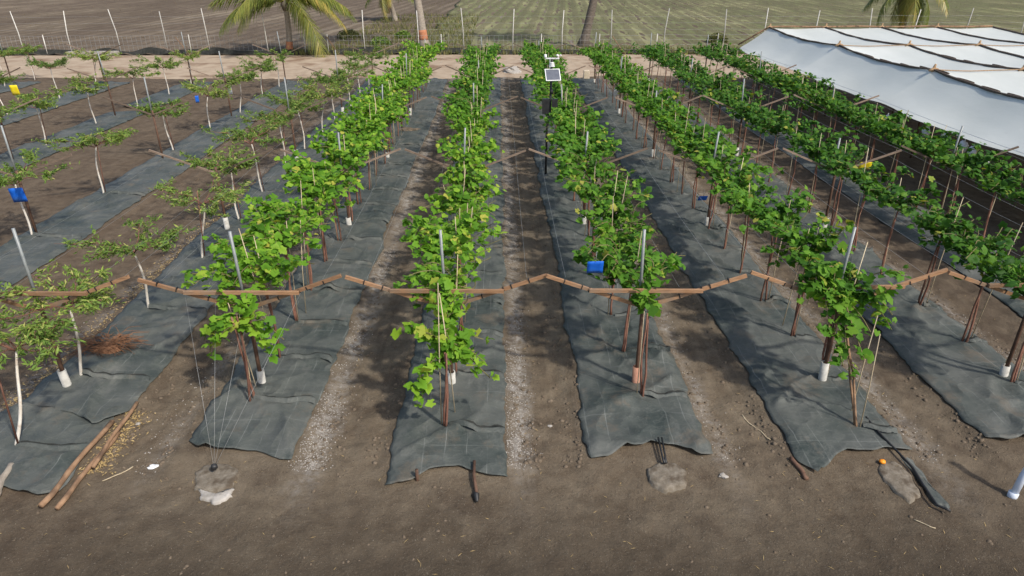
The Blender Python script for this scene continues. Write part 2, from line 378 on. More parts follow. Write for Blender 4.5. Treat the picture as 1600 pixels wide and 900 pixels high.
ZZ = .03 + .03 * (fbm(XX * .5, YY * 1.2, 2) - .5) + .012 * np.sin(YY * 2.4) - .06 * ((TT < .01))
n = len(rx); i = (np.arange(39)[:, None] * n + np.arange(n - 1)[None]).ravel()
tag(link('dirt_road', mesh_np('dirt_road', np.stack([XX, YY, ZZ], -1), np.stack([i, i + 1, i + 1 + n, i + n], 1), None, True, (M['road'],))), kind='structure')
def far_grid(name, xa, xb, nx, mat, ang, amp, per):
    fy = [47.3]
    while fy[-1] < 130: fy.append(fy[-1] + max(.25, (fy[-1] - 40) * .02))
    while fy[-1] < 1500: fy.append(fy[-1] * 1.3)
    ca, sa = math.cos(math.radians(ang)), math.sin(math.radians(ang))
    def zf(x, y):
        u = x * ca + y * sa
        return .05 + amp * np.sin(u * 2 * math.pi / per + 3 * fbm(x * .1, y * .1, 6)) * (y < 130) + .10 * (fbm(x * .6, y * .6, 2) - .5) * (y < 130) + .003 * np.maximum(y - 47, 0) * 0
    me = grid_mesh(name, np.linspace(xa, xb, nx), np.array(fy), zf, mat)
    for v in me.vertices:
        if abs(v.co.x + 6.2) < .3: v.co.x += 2.2 * (float(fbm(v.co.y * .35, 2.0, 3)) - .5) + .02 * (v.co.y - 47)
    return tag(link(name, me), kind='structure')
far_grid('ploughed_field', -170, -6.2, 360, M['field_dark'], -5, .05, 1.5)
far_grid('stubble_field', -6.2, 170, 380, M['field_green'], -5, .07, 1.45)

# ------------------------------------------------------------------ weed mats
def mat_piece(label, xa, xb, ya, yb, near=None, seed=0, group='woven weed mats along the beds', lines=None):
    """near: list of (fraction across, extra y) that shapes the near hem"""
    L = [ya]
    while L[-1] < yb: L.append(L[-1] + max(.05, L[-1] * .006))
    V0 = np.array(L); nx = 30; U = np.linspace(0, 1, nx)
    UU, YY = np.meshgrid(U, V0)
    el = xa + .16 * (fbm(V0 * .8, V0 * 0 + seed, 2) - .5) + .06 * (vn(V0 * 4, V0 * 0 + seed, 4) - .5) + .035 * (vn(V0 * 13, V0 * 0 + seed, 4) - .5)
    er = xb + .16 * (fbm(V0 * .8, V0 * 0 + seed + 9, 6) - .5) + .06 * (vn(V0 * 4, V0 * 0 + seed + 5, 7) - .5) + .035 * (vn(V0 * 13, V0 * 0 + seed, 7) - .5)
    XX = el[:, None] + (er - el)[:, None] * UU
    if near is not None:
        sh = np.interp(U, [a for a, b in near], [b for a, b in near]) + .05 * (vn(U * 9, U * 0 + seed, 3) - .5)
        fall = np.clip(1 - (V0 - ya) / 1.6, 0, 1) ** 1.0
        YY = YY + sh[None] * fall[:, None]
    YY = YY + (.10 * (vn(U * 7, U * 0 + seed, 13) - .5))[None] * np.clip((V0 - (yb - 1)) / 1, 0, 1)[:, None]
    edge = np.minimum(UU, 1 - UU); ek = sstep(0, .12, edge)
    def crease(th, fa, fb, sd, pw):
        ca, sa = math.cos(th), math.sin(th); u = (XX * ca + YY * sa) * fa; v = (-XX * sa + YY * ca) * fb
        u = u + .9 * (vn(v * 1.7, u * .5, sd + 3) - .5)
        return (1 - np.abs(2 * vn(u, v, sd) - 1)) ** pw * sstep(.35, .7, vn(u * .4 + 7, v * .8, sd + 1))
    wr = .075 * crease(.5, 2.2, .55, seed + 2, 6) + .07 * crease(-.8, 2.6, .6, seed + 5, 8)
    wr2 = .045 * crease(1.35, 3.4, .8, seed + 8, 6) + .02 * crease(.1, 5.0, 1.1, seed + 12, 5)
    ZZ = gz(XX, YY) + .016 + (wr + wr2) * (.25 + .75 * ek) + .045 * ek * fbm(XX * 1.1 + YY * .3, YY * .7, seed + 1, 2)
    curl = np.clip(1 - (V0 - ya) / .12, 0, 1)[:, None] * (.012 * vn(UU * 5, UU * 0 + seed, 2))
    ZZ = ZZ + curl
    ny = len(V0)
    i = (np.arange(ny - 1)[:, None] * nx + np.arange(nx - 1)[None]).ravel()
    F = np.stack([i, i + 1, i + 1 + nx, i + nx], 1)
    o = link('weed_mat', mesh_np('weed_mat', np.stack([XX, YY, ZZ], -1), F, None, True, (M['mat'],)))
    tag(o, label, 'weed mat', group)
    sol = o.modifiers.new('thick', 'SOLIDIFY'); sol.thickness = .002; sol.offset = 1
    # folded slits cut from the right-hand edge to every stem
    for (tx, ty) in (lines or []):
        if not (ya + .3 < ty < yb - .2): continue
        dsh = 0 if near is None else max(0, 1 - (ty - ya) / 1.6)
        n = 16; mb = MB(); V = []; F2 = []
        sk = random.uniform(-.16, .02); hh = random.uniform(.03, .05)
        for k in range(n + 1):
            t = k / n; x = tx + .03 + (xb - .03 - tx - .03) * t
            y = ty + sk * t + .03 * math.sin(t * 7 + ty) + .02 * (vn(t * 6, ty, 3) - .5)
            z = g0(x, y) + .02; j = int((len(V0) - 1) * 0)
            r = np.argmin(np.abs(V0 - y)); cidx = int(np.clip((x - el[r]) / (er[r] - el[r]) * (nx - 1), 0, nx - 1))
            z = float(ZZ[max(0, r - 1):r + 2, max(0, cidx - 1):cidx + 2].max()); q = hh * (.4 + .9 * float(vn(t * 5, ty * 3.3, 1)))
            wq = .035 + .03 * t
            V += [(x, y - wq, z - .012), (x, y - wq * .3, z + q * .75), (x, y + .004, z + q), (x, y + .016, z + q * .55), (x, y - .012, z + .006)]
        for k in range(n):
            for m in range(4): a = k * 5 + m; F2.append((a, a + 1, a + 6, a + 5))
        mb.add(V, F2, True); fo_ = mb.build('fold', M['mat'], o)
        gp = MB(); V3 = []
        for k in range(n + 1):
            x, y, z = V[k * 5 + 3]; wd = (.012 + .045 * float(vn(k * .6, ty * 5.1, 6)) ** 1.5) * (1 if 0 < k < n else .2)
            V3 += [(x, y - .006, V[k * 5 + 4][2] + .024), (x, y + wd, V[k * 5 + 4][2] + .022)]
        gp.add(V3, [(2 * k, 2 * k + 2, 2 * k + 3, 2 * k + 1) for k in range(n)], False); gp.build('slit', M['netdark'], fo_)
    return o

vine_pos = {}
for r, x in VROWS.items():
    L = []; y = 7.5 if r == 3 else (8.1 if r in (2, 4) else 8.35)
    if r == 5: y = 7.35
    k = 0
    while y < 35.9:
        jx = random.uniform(-.06, .06)
        L.append((x + (jx if k else 0), y)); y += 1.25 + random.uniform(-.06, .06); k += 1
    vine_pos[r] = L
tree_pos = {0: [7.17, 8.76, 11.0, 13.3, 15.6, 17.85, 20.2, 22.4, 24.7, 27.0, 29.3, 31.7, 34.0],
            1: [12.2, 14.6, 17.7, 22.1, 25.1, 28.3, 31.5, 34.5], 2: [20.3, 23.1, 26.3, 29.4, 32.5, 35.2],
            3: [28.0, 31.6, 34.7], 4: [31.5, 34.8, 37.2]}
ROWNAME = {2: 'first', 3: 'second', 4: 'third', 5: 'fourth', 6: 'fifth', 7: 'sixth'}
NEAR = {2: (6.98, [(0, .3), (.12, .12), (.55, .10), (.75, 0), (.9, -.12), (1, -.1)]),
        3: (6.48, [(0, -.05), (.2, .0), (.35, .17), (.6, .25), (.85, .1), (1, .05)]),
        4: (6.85, [(0, -.02), (.15, 0), (.3, .2), (.5, .26), (.7, .22), (.9, .02), (1, .05)]),
        5: (6.6, [(0, .15), (.1, -.05), (.25, .12), (.45, .3), (.8, .32), (1, .3)]),
        6: (7.05, [(0, .1), (.15, 0), (.4, .05), (1, .2)]), 7: (7.6, [(0, 0), (1, 0)])}
for r, (a, b) in BEDS.items():
    ya, near = NEAR[r]
    mat_piece('dark grey-green weed mat strip under the %s leafy vine row from the left' % ROWNAME[r], a, b, ya, 36.6 + random.uniform(-.5, .3), near, seed=r * 3,
              lines=[p for p in vine_pos[r] if p[1] < 24])
a, b = LBEDS[1]
mat_piece('weed mat strip under the sparse small trees beside the leafy vines', a, b, 7.75, 36.4, [(0, .0), (.3, .25), (.55, .1), (.8, -.15), (1, .25)], 31, lines=[(-6.33, y) for y in tree_pos[0] if y < 24])
mat_piece('short ragged weed mat piece at the near left corner', -7.25, -5.32, 6.42, 7.95, [(0, .3), (.4, .2), (.7, 0), (.9, -.08), (1, .0)], 37, lines=[(-6.33, 7.17)])
for bi, segs, nm in ((0, [(9.0, 26.5), (26.3, 36)], 'second'), (-1, [(17, 28.6), (29.3, 35.8)], 'third'),
                     (-2, [(22, 35.8)], 'fourth'), (-3, [(29.5, 36)], 'fifth')):
    a, b = LBEDS[bi]
    for q, (ya, yb) in enumerate(segs):
        mat_piece('weed mat piece, %s from the near end, under the %s small-tree row from the vines' % (ORD[q + 1], nm), a, b, ya, yb,
                  [(0, .4), (.4, 0), (1, .5)], 50 + bi * 7 + q, lines=[(TROWS[-bi + 1], y) for y in tree_pos[-bi + 1] if y < 22])

# ------------------------------------------------------------------ leaves
def leaf_grape():
    ang = [-180, -152, -128, -100, -72, -52, -30, 0, 30, 52, 72, 100, 128, 152]
    rad = [.10, .46, .50, .40, .56, .42, .50, .64, .50, .42, .56, .40, .50, .46]
    V = [(0, 0, 0)]
    for a, r in zip(ang, rad):
        a = math.radians(a); x = math.cos(a) * r; y = math.sin(a) * r
        V.append((x + .12, y, -.32 * r * r + .10 * abs(y)))
    V[0] = (.0, 0, .04)
    n = len(ang); F = [(0, 1 + k, 1 + (k + 1) % n) for k in range(n)]
    return np.array(V), np.array(F)
def leaf_mid():
    V = [(-.42, 0, 0), (-.28, -.46, -.02), (.14, -.5, -.07), (.3, -.28, -.04), (.62, 0, -.17), (.3, .28, -.04), (.14, .5, -.07), (-.28, .46, -.02), (.05, 0, .05)]
    F = [(8, k, (k + 1) % 8) for k in range(8)]
    return np.array(V), np.array(F)
def leaf_small():
    V = [(-.5, 0, 0), (0, -.2, .05), (.55, 0, -.08), (0, .2, .05)]
    return np.array(V), np.array([(0, 1, 2), (0, 2, 3)])
def frames(Nrm, Ax):
    Nrm = Nrm / np.linalg.norm(Nrm, axis=1, keepdims=True)
    Ax = Ax - Nrm * (Ax * Nrm).sum(1, keepdims=True); Ax = Ax / np.maximum(np.linalg.norm(Ax, axis=1, keepdims=True), 1e-6)
    B = np.cross(Nrm, Ax)
    return np.stack([Ax, B, Nrm], 2)
def scatter_mesh(name, tmpl, P, R, sc, tint, mat, smooth=False):
    T, F = tmpl; k = len(P)
    V = np.einsum('kij,nj->kni', R, T) * sc[:, None, None] + P[:, None, :]
    FF = (F[None] + (np.arange(k) * len(T))[:, None, None]).reshape(-1, F.shape[1])
    return mesh_np(name, V.reshape(-1, 3), FF, np.repeat(tint, len(T)), smooth, (mat,))
TG, TM, TS = leaf_grape(), leaf_mid(), leaf_small()

def vine_leaves(rng, hw, nsh, first=None, step=.055, zlift=0., dens=1.):
    """shoots laid over the V wires; returns shoots (paths) and leaf arrays in local coordinates"""
    paths = []; P = []; D = []
    if first is not None: shoots = first
    else:
        shoots = []
        for k in range(nsh):
            u = rng.uniform(-1, 1); v = rng.uniform(-.62, .62)
            shoots.append((rng.uniform(-.1, .1) + .25 * u * hw, v * .55, 1.45 + .12 * abs(u) + rng.uniform(-.08, .1), u * hw + rng.uniform(-.15, .15), v + rng.uniform(-.3, .3),
                           1.52 + .30 * abs(u) + rng.uniform(-.14, .34) + zlift, rng.uniform(-.1, .2)))
    for (x0, y0, z0, x1, y1, z1, sag) in shoots:
        n = 7; pth = []
        for i in range(n):
            t = i / (n - 1)
            pth.append(np.array([x0 + (x1 - x0) * t + .05 * math.sin(t * 5 + y0 * 9), y0 + (y1 - y0) * t + .05 * math.cos(t * 4 + x0 * 9), z0 + (z1 - z0) * t + sag * math.sin(t * math.pi) - .10 * t * t]))
        paths.append(pth)
        ln = sum(np.linalg.norm(pth[i + 1] - pth[i]) for i in range(n - 1))
        m = max(4, int(ln / step * dens))
        for q in range(m):
            t = (q + rng.uniform(0, 1)) / m * (n - 1); i = min(int(t), n - 2); f = t - i
            P.append(pth[i] * (1 - f) + pth[i + 1] * f + rng.normal(0, 1, 3) * np.array([.055, .055, .045])); D.append(pth[i + 1] - pth[i])
    P = np.array(P); k = len(P)
    Nn = np.array([0.12, -.18, .85])[None] + rng.normal(0, .42, (k, 3))
    Ax = rng.normal(0, 1, (k, 3)); Ax[:, 2] -= .5
    FRM = frames(Nn, Ax); FRM[:, :, 2] *= rng.uniform(-.4, 2.6, k)[:, None]; FRM[:, :, 1] *= rng.uniform(.75, 1.1, k)[:, None]
    return paths, P, FRM, rng.uniform(.075, .165, k), np.clip(rng.normal(.45, .25, k) + (rng.random(k) < .02) * .45, 0, 1)

LEAFM = {2: 'leaf_a', 3: 'leaf_a', 4: 'leaf_b', 5: 'leaf_b', 6: 'leaf_c', 7: 'leaf_c'}
ONE = {}
def one_leaf(mk, v):
    if (mk, v) not in ONE:
        T, F = TG; T = T.copy(); T[:, 2] += .06 * math.sin(v * 2.1) * T[:, 1] + .10 * math.cos(v * 1.3) * T[:, 0] * T[:, 0]
        ONE[(mk, v)] = mesh_np('leaf', T, F, np.full(len(T), [.2, .35, .5, .65, .8, .95][v]), False, (M[mk],))
    return ONE[(mk, v)]
FIRST = {  # hand-laid shoots of the nearest vines: x0,y0,z0,x1,y1,z1,sag
    2: [(0, .1, 1.3, -.45, .1, .95, .2), (0, .05, 1.3, -.55, .25, 1.05, .15), (0, 0, 1.3, .45, .05, .85, .15), (0, 0, 1.3, .6, .15, 1.1, .2), (0, .1, 1.35, .2, .45, 1.75, .05), (0, .1, 1.35, -.3, .45, 1.6, .1), (0, .1, 1.3, .1, .2, 1.55, .1), (0, 0, 1.25, -.2, -.05, 1.2, .1)],
    3: [(0, .1, 1.1, -.5, .5, 1.4, .1), (0, .1, 1.1, -.3, 0, .5, .15), (0, .1, 1.15, -.35, -.05, .75, .1), (0, .1, 1.1, .55, .25, 1.0, .2), (0, .15, 1.1, .5, .35, 1.3, .15), (0, .2, 1.2, .15, .9, 1.75, .05), (0, .2, 1.2, -.1, 1.0, 1.8, .1), (0, .1, 1.1, .3, .2, 1.25, .1), (0, .1, 1.1, -.25, .3, 1.45, .1), (0, .1, 1.1, .1, .3, 1.5, .1), (0, .1, 1.05, .62, .1, .85, .2), (0, .3, 1.3, .25, .6, 1.6, .1)],
    4: [(0, .2, 1.3, -.1, .4, 1.6, .1), (0, .3, 1.4, .15, .5, 1.8, .1), (.05, .3, 1.4, .1, .3, 1.4, .1), (0, .4, 1.5, -.35, .8, 1.8, .1), (0, .4, 1.5, .45, .8, 1.9, .1), (0, .3, 1.4, .0, .1, 1.5, .2)],
    5: [(-.3, .8, 1.6, -.2, .1, .85, .15), (-.3, .9, 1.6, -.35, .2, 1.0, .1), (-.35, 1, 1.7, -.5, .5, 1.4, .1), (-.25, .9, 1.6, -.1, .2, 1.1, .2), (-.4, 1.1, 1.75, -.7, .8, 1.6, .1), (0, .9, 1.5, .5, .75, 1.25, .2), (0, .9, 1.5, .55, .9, 1.4, .2), (-.3, 1, 1.7, -.25, .5, 1.45, .1), (-.4, 1.2, 1.8, -.3, .9, 1.9, .1), (-.2, 1, 1.6, .1, .6, 1.3, .1)]}
def width_at(r, y):
    base = (.80 if r == 2 else .70) + .14 * float(sstep(9, 20, y))
    return base * (.62 + .66 * float(vn(y * .75, r * 3.1, 2)))
def make_vine(r, k, x, y, last):
    rng = np.random.default_rng(r * 100 + k)
    z = g0(x, y)
    o = thing('grapevine', (x, y, z), 'grapevine, %s from the near end of the %s leafy row from the left' % (ORD[k + 1], ROWNAME[r]), 'grapevine', 'grapevines trained along the trellis rows')
    # stems
    head = 1.15 if (r == 3 and k == 0) else 1.4
    ns = 2 if (y < 16 or rng.random() < .5) else 1
    for s in range(ns):
        a = rng.uniform(0, 6.3); pth = []
        ln_ = (-.22, .72) if (r == 5 and k == 0) else (0, 0)
        for i in range(7):
            t = i / 6; pth.append((ln_[0] * t + .035 * math.cos(a + t * 3) + rng.normal(0, .008), ln_[1] * t + .03 * math.sin(a + t * 3), -.05 + (head + .08) * t))
        MB().tube(pth, [.02 - .007 * i / 6 for i in range(7)], 5).build('stem', M['wood_pole' if (r == 5 and k == 0) else 'trunk'], o)
    # support canes
    for s in range(1 + (rng.random() < .3)):
        dx = rng.uniform(-.08, .12); tx = rng.normal(0, .05); ty = rng.normal(0, .05); top = rng.uniform(1.8, 2.35)
        if k == 0 and r != 3: top = 1.5
        MB().tube([(dx, .02 + .3 * s, -.1), (dx + tx, .02 + .3 * s + ty, top * .5), (dx + tx * 2.4, .02 + .3 * s + ty * 2, top)], [.009, .008, .006], 5).build('support_cane', M['cane'], o)
    hw = width_at(r, y)
    near = y < 15
    gap = float(vn(y * .8 + 3, r * 7.7, 5))
    nsh = int(22 + 5 * float(sstep(10, 22, y)) - 9 * (gap < .22) + (4 if r >= 4 else 2))
    if k == 0 and r in FIRST:
        paths, P, R, sc, ti = vine_leaves(rng, hw, 0, FIRST[r], .032, dens=1.05); sc = sc * 1.0
    else:
        paths, P, R, sc, ti = vine_leaves(rng, hw, nsh, step=.032 if near else (.027 if y < 24 else .031))
        P[:, 0] += -.05
        sc = sc * (1.0 if y < 11 else (.92 if y < 16 else .87))
        P[:, 0] += .30 * (float(vn(y * .42, r * 5.3, 9)) - .5)
        P[:, 2] += .22 * (float(vn(y * .9, r * 2.3, 4)) - .5)
    mb = MB()
    for pth in paths[:: (1 if near else 2)]: mb.tube(pth, [.008 if y < 10 else .006] * len(pth), 3, caps=False)
    mb.build('shoots', M['shoot'], o)
    mk = LEAFM[r]
    if r == 3 and y > 20: mk = 'leaf_b'
    if k == 0 and r in FIRST:
        idx = np.arange(len(P)); pick = rng.permutation(idx)[:280]
        for j in pick:
            l = bpy.data.objects.new('leaf', one_leaf(mk, int(np.clip(ti[j] * 6, 0, 5)))); COL.objects.link(l); l.parent = o
            l.matrix_local = Matrix.Translation(Vector(P[j])) @ Matrix(R[j].tolist()).to_4x4() @ Matrix.Scale(float(sc[j]) * 1.1, 4)
        rest = np.setdiff1d(idx, pick)
    else: rest = np.arange(len(P))
    if len(rest) > 3:
        me = scatter_mesh('foliage', TG if y < 12.5 else TM, P[rest], R[rest], sc[rest], ti[rest], M[mk])
        tag(link('foliage', me, o), kind='stuff')
    return o
for r, L in vine_pos.items():
    vis = [(x, y) for (x, y) in L if inview(x, y, 1.7, 70)]
    for k, (x, y) in enumerate(vis): make_vine(r, k, x, y, False)

# ------------------------------------------------------------------ small trees on the left
TNAME = ['beside the leafy vines', 'second small-tree row from the vines', 'third small-tree row from the vines', 'fourth small-tree row from the vines', 'fifth small-tree row from the vines']
def make_tree(ri, k, x, y):
    rng = np.random.default_rng(900 + ri * 50 + k); z = g0(x, y)
    lab = ('small white-stemmed tree, %s from the near end of the row beside the leafy vines' % ORD[k + 1]) if ri == 0 else \
          ('small white-stemmed tree, %s from near end of the %s' % (ORD[k + 1], TNAME[ri]))
    o = thing('small_tree', (x, y, z), lab, 'tree', 'small white-stemmed trees on the left')
    hd = rng.uniform(1.18, 1.36); a = rng.uniform(0, 6); w1 = rng.uniform(.06, .14)
    lx, ly = [(.15, .5), (.3, -.15), (.1, -.15)][k] if (ri == 0 and k < 3) else (rng.uniform(-.12, .2), rng.uniform(-.1, .15))
    def tp(t): return (lx * t + w1 * math.sin(a + t * 4) * t * (1 - .3 * t), ly * t + w1 * .5 * math.cos(a + t * 5) * t, -.05 + (hd + .05) * t)
    MB().tube([tp(i / 9) for i in range(10)], [.026 - .010 * i / 9 for i in range(10)], 6).build('trunk', M['white_trunk'], o)
    if rng.random() < .35:
        MB().tube([(.04, .03, -.1), (.04 + lx * .45, .03, .8), (lx * .85 + .03, .04, 1.5)], [.013, .012, .010], 5).build('support_cane', M['trunk'], o)
    hx, hy, hz = tp(1.0); br = MB(); P = []; Ax = []
    nb = int(rng.integers(7, 11)); rad = rng.uniform(.85, 1.2)
    for b in range(nb):
        an = 2 * math.pi * b / nb + rng.uniform(-.3, .3); rr = rad * rng.uniform(.5, 1.2); up = rng.uniform(.05, .5)
        pth = []
        for i in range(7):
            t = i / 6; pth.append((hx + math.cos(an + .3 * t) * rr * t, hy + math.sin(an + .3 * t) * rr * t * .95, hz + up * t ** .7 + .03 * math.sin(t * 9 + b)))
        br.tube(pth, [.011 - .008 * i / 6 for i in range(7)], 4, caps=False)
        for q in range(12):
            s = rng.uniform(.2, 1.02) * 6; i = min(int(s), 5); f = s - i; pp = np.array(pth[i]) * (1 - f) + np.array(pth[i + 1]) * f
            P.append(pp + rng.normal(0, .06, 3)); Ax.append(rng.normal(0, 1, 3))
        for q in range(int(rng.integers(6, 10))):
            t0 = rng.uniform(.25, 1); i = min(int(t0 * 6), 5); p0 = np.array(pth[i])
            a2 = an + rng.uniform(-1.3, 1.3); ln = rng.uniform(.15, .42); d = np.array([math.cos(a2), math.sin(a2), rng.uniform(-.25, .6)])
            br.tube([p0, p0 + d * ln * .5, p0 + d * ln + np.array([0, 0, -.03])], [.004, .003, .002], 3, caps=False)
            m = int(16 * ln / .3 * (1.25 if ri == 0 and k < 4 else 1.0)) + 5
            for u in range(m):
                s = rng.uniform(.1, 1.08); P.append(p0 + d * ln * s + rng.normal(0, .028, 3)); Ax.append(d + rng.normal(0, .7, 3))
    br.build('branches', M['trunk'], o)
    P = np.array(P); Ax = np.array(Ax); kk = len(P)
    R = frames(np.array([.1, -.15, .8])[None] + rng.normal(0, .5, (kk, 3)), Ax)
    sc = rng.uniform(.06, .115, kk) * (1.0 if y < 14 else 1.22)
    me = scatter_mesh('foliage', (TS[0] * np.array([1, .72, 1]), TS[1]), P, R, sc, np.clip(rng.normal(.42, .23, kk) + rng.normal(0, .12), 0, 1), M['leaf_t'])
    tag(link('foliage', me, o), kind='stuff')
for ri, ys_ in tree_pos.items():
    vis = [y for y in ys_ if inview(TROWS[ri], y, 1.4, 90)]
    for k, y in enumerate(vis): make_tree(ri, k, TROWS[ri] + (random.uniform(-.15, .15) if k > 2 else 0), y)

# ------------------------------------------------------------------ trellis frames
def make_frame(x, y, label, wood, sleeve='pvc', pipe_h=2.45, near=False, lower=True, tilt=0., hw=1.35, pipe=True):
    z = g0(x, y); o = thing('trellis', (x, y, z), label, 'trellis', 'V-shaped trellises on posts')
    zv, zt = (1.34, 1.83) if near else (1.40, 1.92)
    MB().tube([(0, 0, -.2), (0, 0, .8), (0, 0, zv + .12)], .03, 6).build('post', M['rust'], o)
    if pipe: MB().tube([(-.045 + tilt * .2, .045, 1.35), (-.045 - tilt, .05, pipe_h)], [.021, .021], 8).build('pipe', M['galv'], o)
    if sleeve:
        mb = MB(); n = 10; V = []; F = []
        for (rr, zz) in ((.062, -.08), (.058, .30), (.046, .30), (.046, .22)):
            for q in range(n): V.append((rr * math.cos(6.283 * q / n), rr * math.sin(6.283 * q / n), zz))
        for m in range(3):
            for q in range(n): F.append((m * n + q, m * n + (q + 1) % n, (m + 1) * n + (q + 1) % n, (m + 1) * n + q))
        mb.add(V, F, True); sl = mb.build('sleeve', M[sleeve], o); sl.scale.z = random.uniform(.7, 1.15); sl.rotation_euler = (random.uniform(-.05, .05), random.uniform(-.07, .07), random.uniform(0, 6))
    for s in (-1, 1):
        j = random.uniform(-.03, .03)
        arm = MB().beam((s * .02, -.055, zv), (s * hw, -.055 + j, zt + random.uniform(-.03, .03)), .038 if near else .034, .047 if near else .038).build('arm', M[wood], o)
        if near:
            ties = MB()
            for q in (.34, .56, .64, .82):
                c = Vector((s * .02 + (s * hw - s * .02) * q, -.055 + j * q, zv + (zt - zv) * q)); d = Vector((s * hw, 0, zt - zv)).normalized()
                ties.beam(c - d * .008, c + d * .008, .048, .058)
            tag(ties.build('wire_ties', M['tie'], arm), kind='stuff')
    if near: MB().beam((-hw * .57, -.11, zv + .57 * (zt - zv) + .004), (hw * .57, -.112, zv + .57 * (zt - zv) + random.uniform(-.02, .02)), .038, .05).build('crossbar', M[wood], o)
    return o
for r, x in VROWS.items():
    vis = [(d, i) for i, d in enumerate(POST_D) if inview(x, d, 1.6, 120)]
    for j, (d, i) in enumerate(vis):
        near = i == 0
        make_frame(x + (random.uniform(-.04, .04) if not near else 0), d + (random.uniform(-.15, .15) if not near else (-.06 if r == 4 else 0)),
                   'wooden V trellis, %s from near end of the %s leafy row from left' % (ORD[j + 1], ROWNAME[r]),
                   'arm' if near else 'arm_old', 'terra' if (r == 4 and near) else 'pvc', 2.45 if near else random.uniform(2.05, 2.45), near,
                   tilt=(-.03 if r == 5 else 0.02) if near else random.uniform(-.05, .05), hw=1.375 if near else 1.33)
for ri, x in enumerate(TROWS):
    vis = [(d, i) for i, d in enumerate(POST_D) if inview(x, d, 1.6, 120)]
    for j, (d, i) in enumerate(vis):
        lab = 'V trellis, %s from near end of the %s' % (ORD[j + 1], 'small-tree row beside the leafy vines' if ri == 0 else TNAME[ri])
        make_frame(x + random.uniform(-.08, .08), d + random.uniform(-.2, .2) * (i > 0), lab, 'arm' if i == 0 else 'arm_old', 'pvc' if ri == 0 else None,
                   2.5, i == 0, tilt=random.uniform(-.02, .06), pipe=(random.random() < .55 or i == 0 or (ri == 1)))
# leaning pale sleeve at bed 1
# wires along the rows
for r, x in list(VROWS.items()) + [(1, TROWS[0])]:
    nm = ROWNAME[r] + ' leafy vine row from the left' if r > 1 else 'small-tree row beside the leafy vines'
    o = thing('trellis_wires', (x, 8.4, 0), 'thin steel wires strung over the trellis of the %s' % nm, 'wire', 'trellis wires')
    for u in (-1.1, -.5, .5, 1.1):
        pth = []
        for i in range(len(POST_D) - 1):
            for q in range(5):
                t = q / 5; pth.append((u, POST_D[i] - 8.4 + (POST_D[i + 1] - POST_D[i]) * t, 1.50 + .28 * abs(u) - .05 * math.sin(t * math.pi)))
        pth.append((u, POST_D[-1] - 8.4, 1.50 + .28 * abs(u)))
        MB().tube(pth, .0022, 3, caps=False).build('wire', M['wire'], o)

# ------------------------------------------------------------------ rain shelter (white sheets)
RX = [11.78, 13.2, 15.95, 18.7, 21.45, 24.2]; YB = [8.4, 14.95, 21.3, 27.7, 35.2]
RZ = 2.68
o = thing('rain_shelter', (13.2, 8.4, 0), 'white plastic rain shelter on posts over the rows at right', 'rain shelter'); SH = o
ox, oy = 13.2, 8.4
def ridge_z(y):
    for i in range(4):
        if y <= YB[i + 1] + 1e-6:
            t = (y - YB[i]) / (YB[i + 1] - YB[i]); return RZ - .14 * math.sin(math.pi * max(0, min(1, t)))
    return RZ
for bi in range(4):
    for pi in range(5):
        nx, ny = 14, 22; V = []; F = []
        xa, xb = RX[pi], RX[pi + 1]
        for j in range(ny + 1):
            t = j / ny; y = YB[bi] + (YB[bi + 1] - YB[bi]) * t; sg = math.sin(math.pi * t)
            for i in range(nx + 1):
                s = i / nx; x = xa + (xb - xa) * s; zr = ridge_z(y)
                if pi == 0:
                    ze = 1.74 - .05 * sg; z = ze + (zr - ze) * s - .10 * math.sin(math.pi * s) * (.5 + .5 * sg); x += -.10 * (1 - s) * sg + (.06 * (1 - s) * math.sin(y * 2.2))
                else: z = zr - (.05 + .17 * sg) * math.sin(math.pi * s ** .8) ** 1.0
                z += .05 * (float(fbm(np.array(x * .9), np.array(y * .5), 3)) - .5) * math.sin(math.pi * s)
                V.append((x - ox, y - oy, z))
        for j in range(ny):
            for i in range(nx): a = j * (nx + 1) + i; F.append((a, a + 1, a + nx + 2, a + nx + 1))
        MB().add(V, F, True).build('sheet', M['sheet'], SH)
    # ridge ropes
for pi in range(1, 6):
    x = RX[pi]; pth = []; rad = []; y = YB[0]
    while y < YB[-1]:
        pth.append((x - ox + .02 * math.sin(y * 3), y - oy, ridge_z(y) + .03)); rad.append(.026 + .018 * float(vn(y * 3.1, x, 2))); y += .16
    MB().tube(pth, rad, 6).build('ridge_rope', M['rope_dark'], SH)
    # slack lashing loops beside the rope
    y = YB[0] + .3; lp = MB()
    while y < (26 if pi < 3 else 16):
        ln = random.uniform(.5, .9); q = []
        for i in range(13):
            a = 2 * math.pi * i / 12; q.append((x - ox + .10 + .085 * math.cos(a) + .03, y - oy + ln / 2 * math.sin(a), ridge_z(y) + .03 - .035 * math.cos(a)))
        lp.tube(q, .018, 5, caps=False); y += ln + random.uniform(.1, .8)
    if lp.v: tag(lp.build('lashing', M['rope_dark'], SH), kind='stuff')
for bi in range(1, 4):
    for pi in range(1, 5):
        n = 12; MB().tube([(RX[pi] - ox + (RX[pi + 1] - RX[pi]) * i / n, YB[bi] - oy + .03 * math.sin(i), RZ + .04 - .045 * math.sin(math.pi * (i / n) ** .8)) for i in range(n + 1)], .017, 5).build('cross_rope', M['rope'], SH)
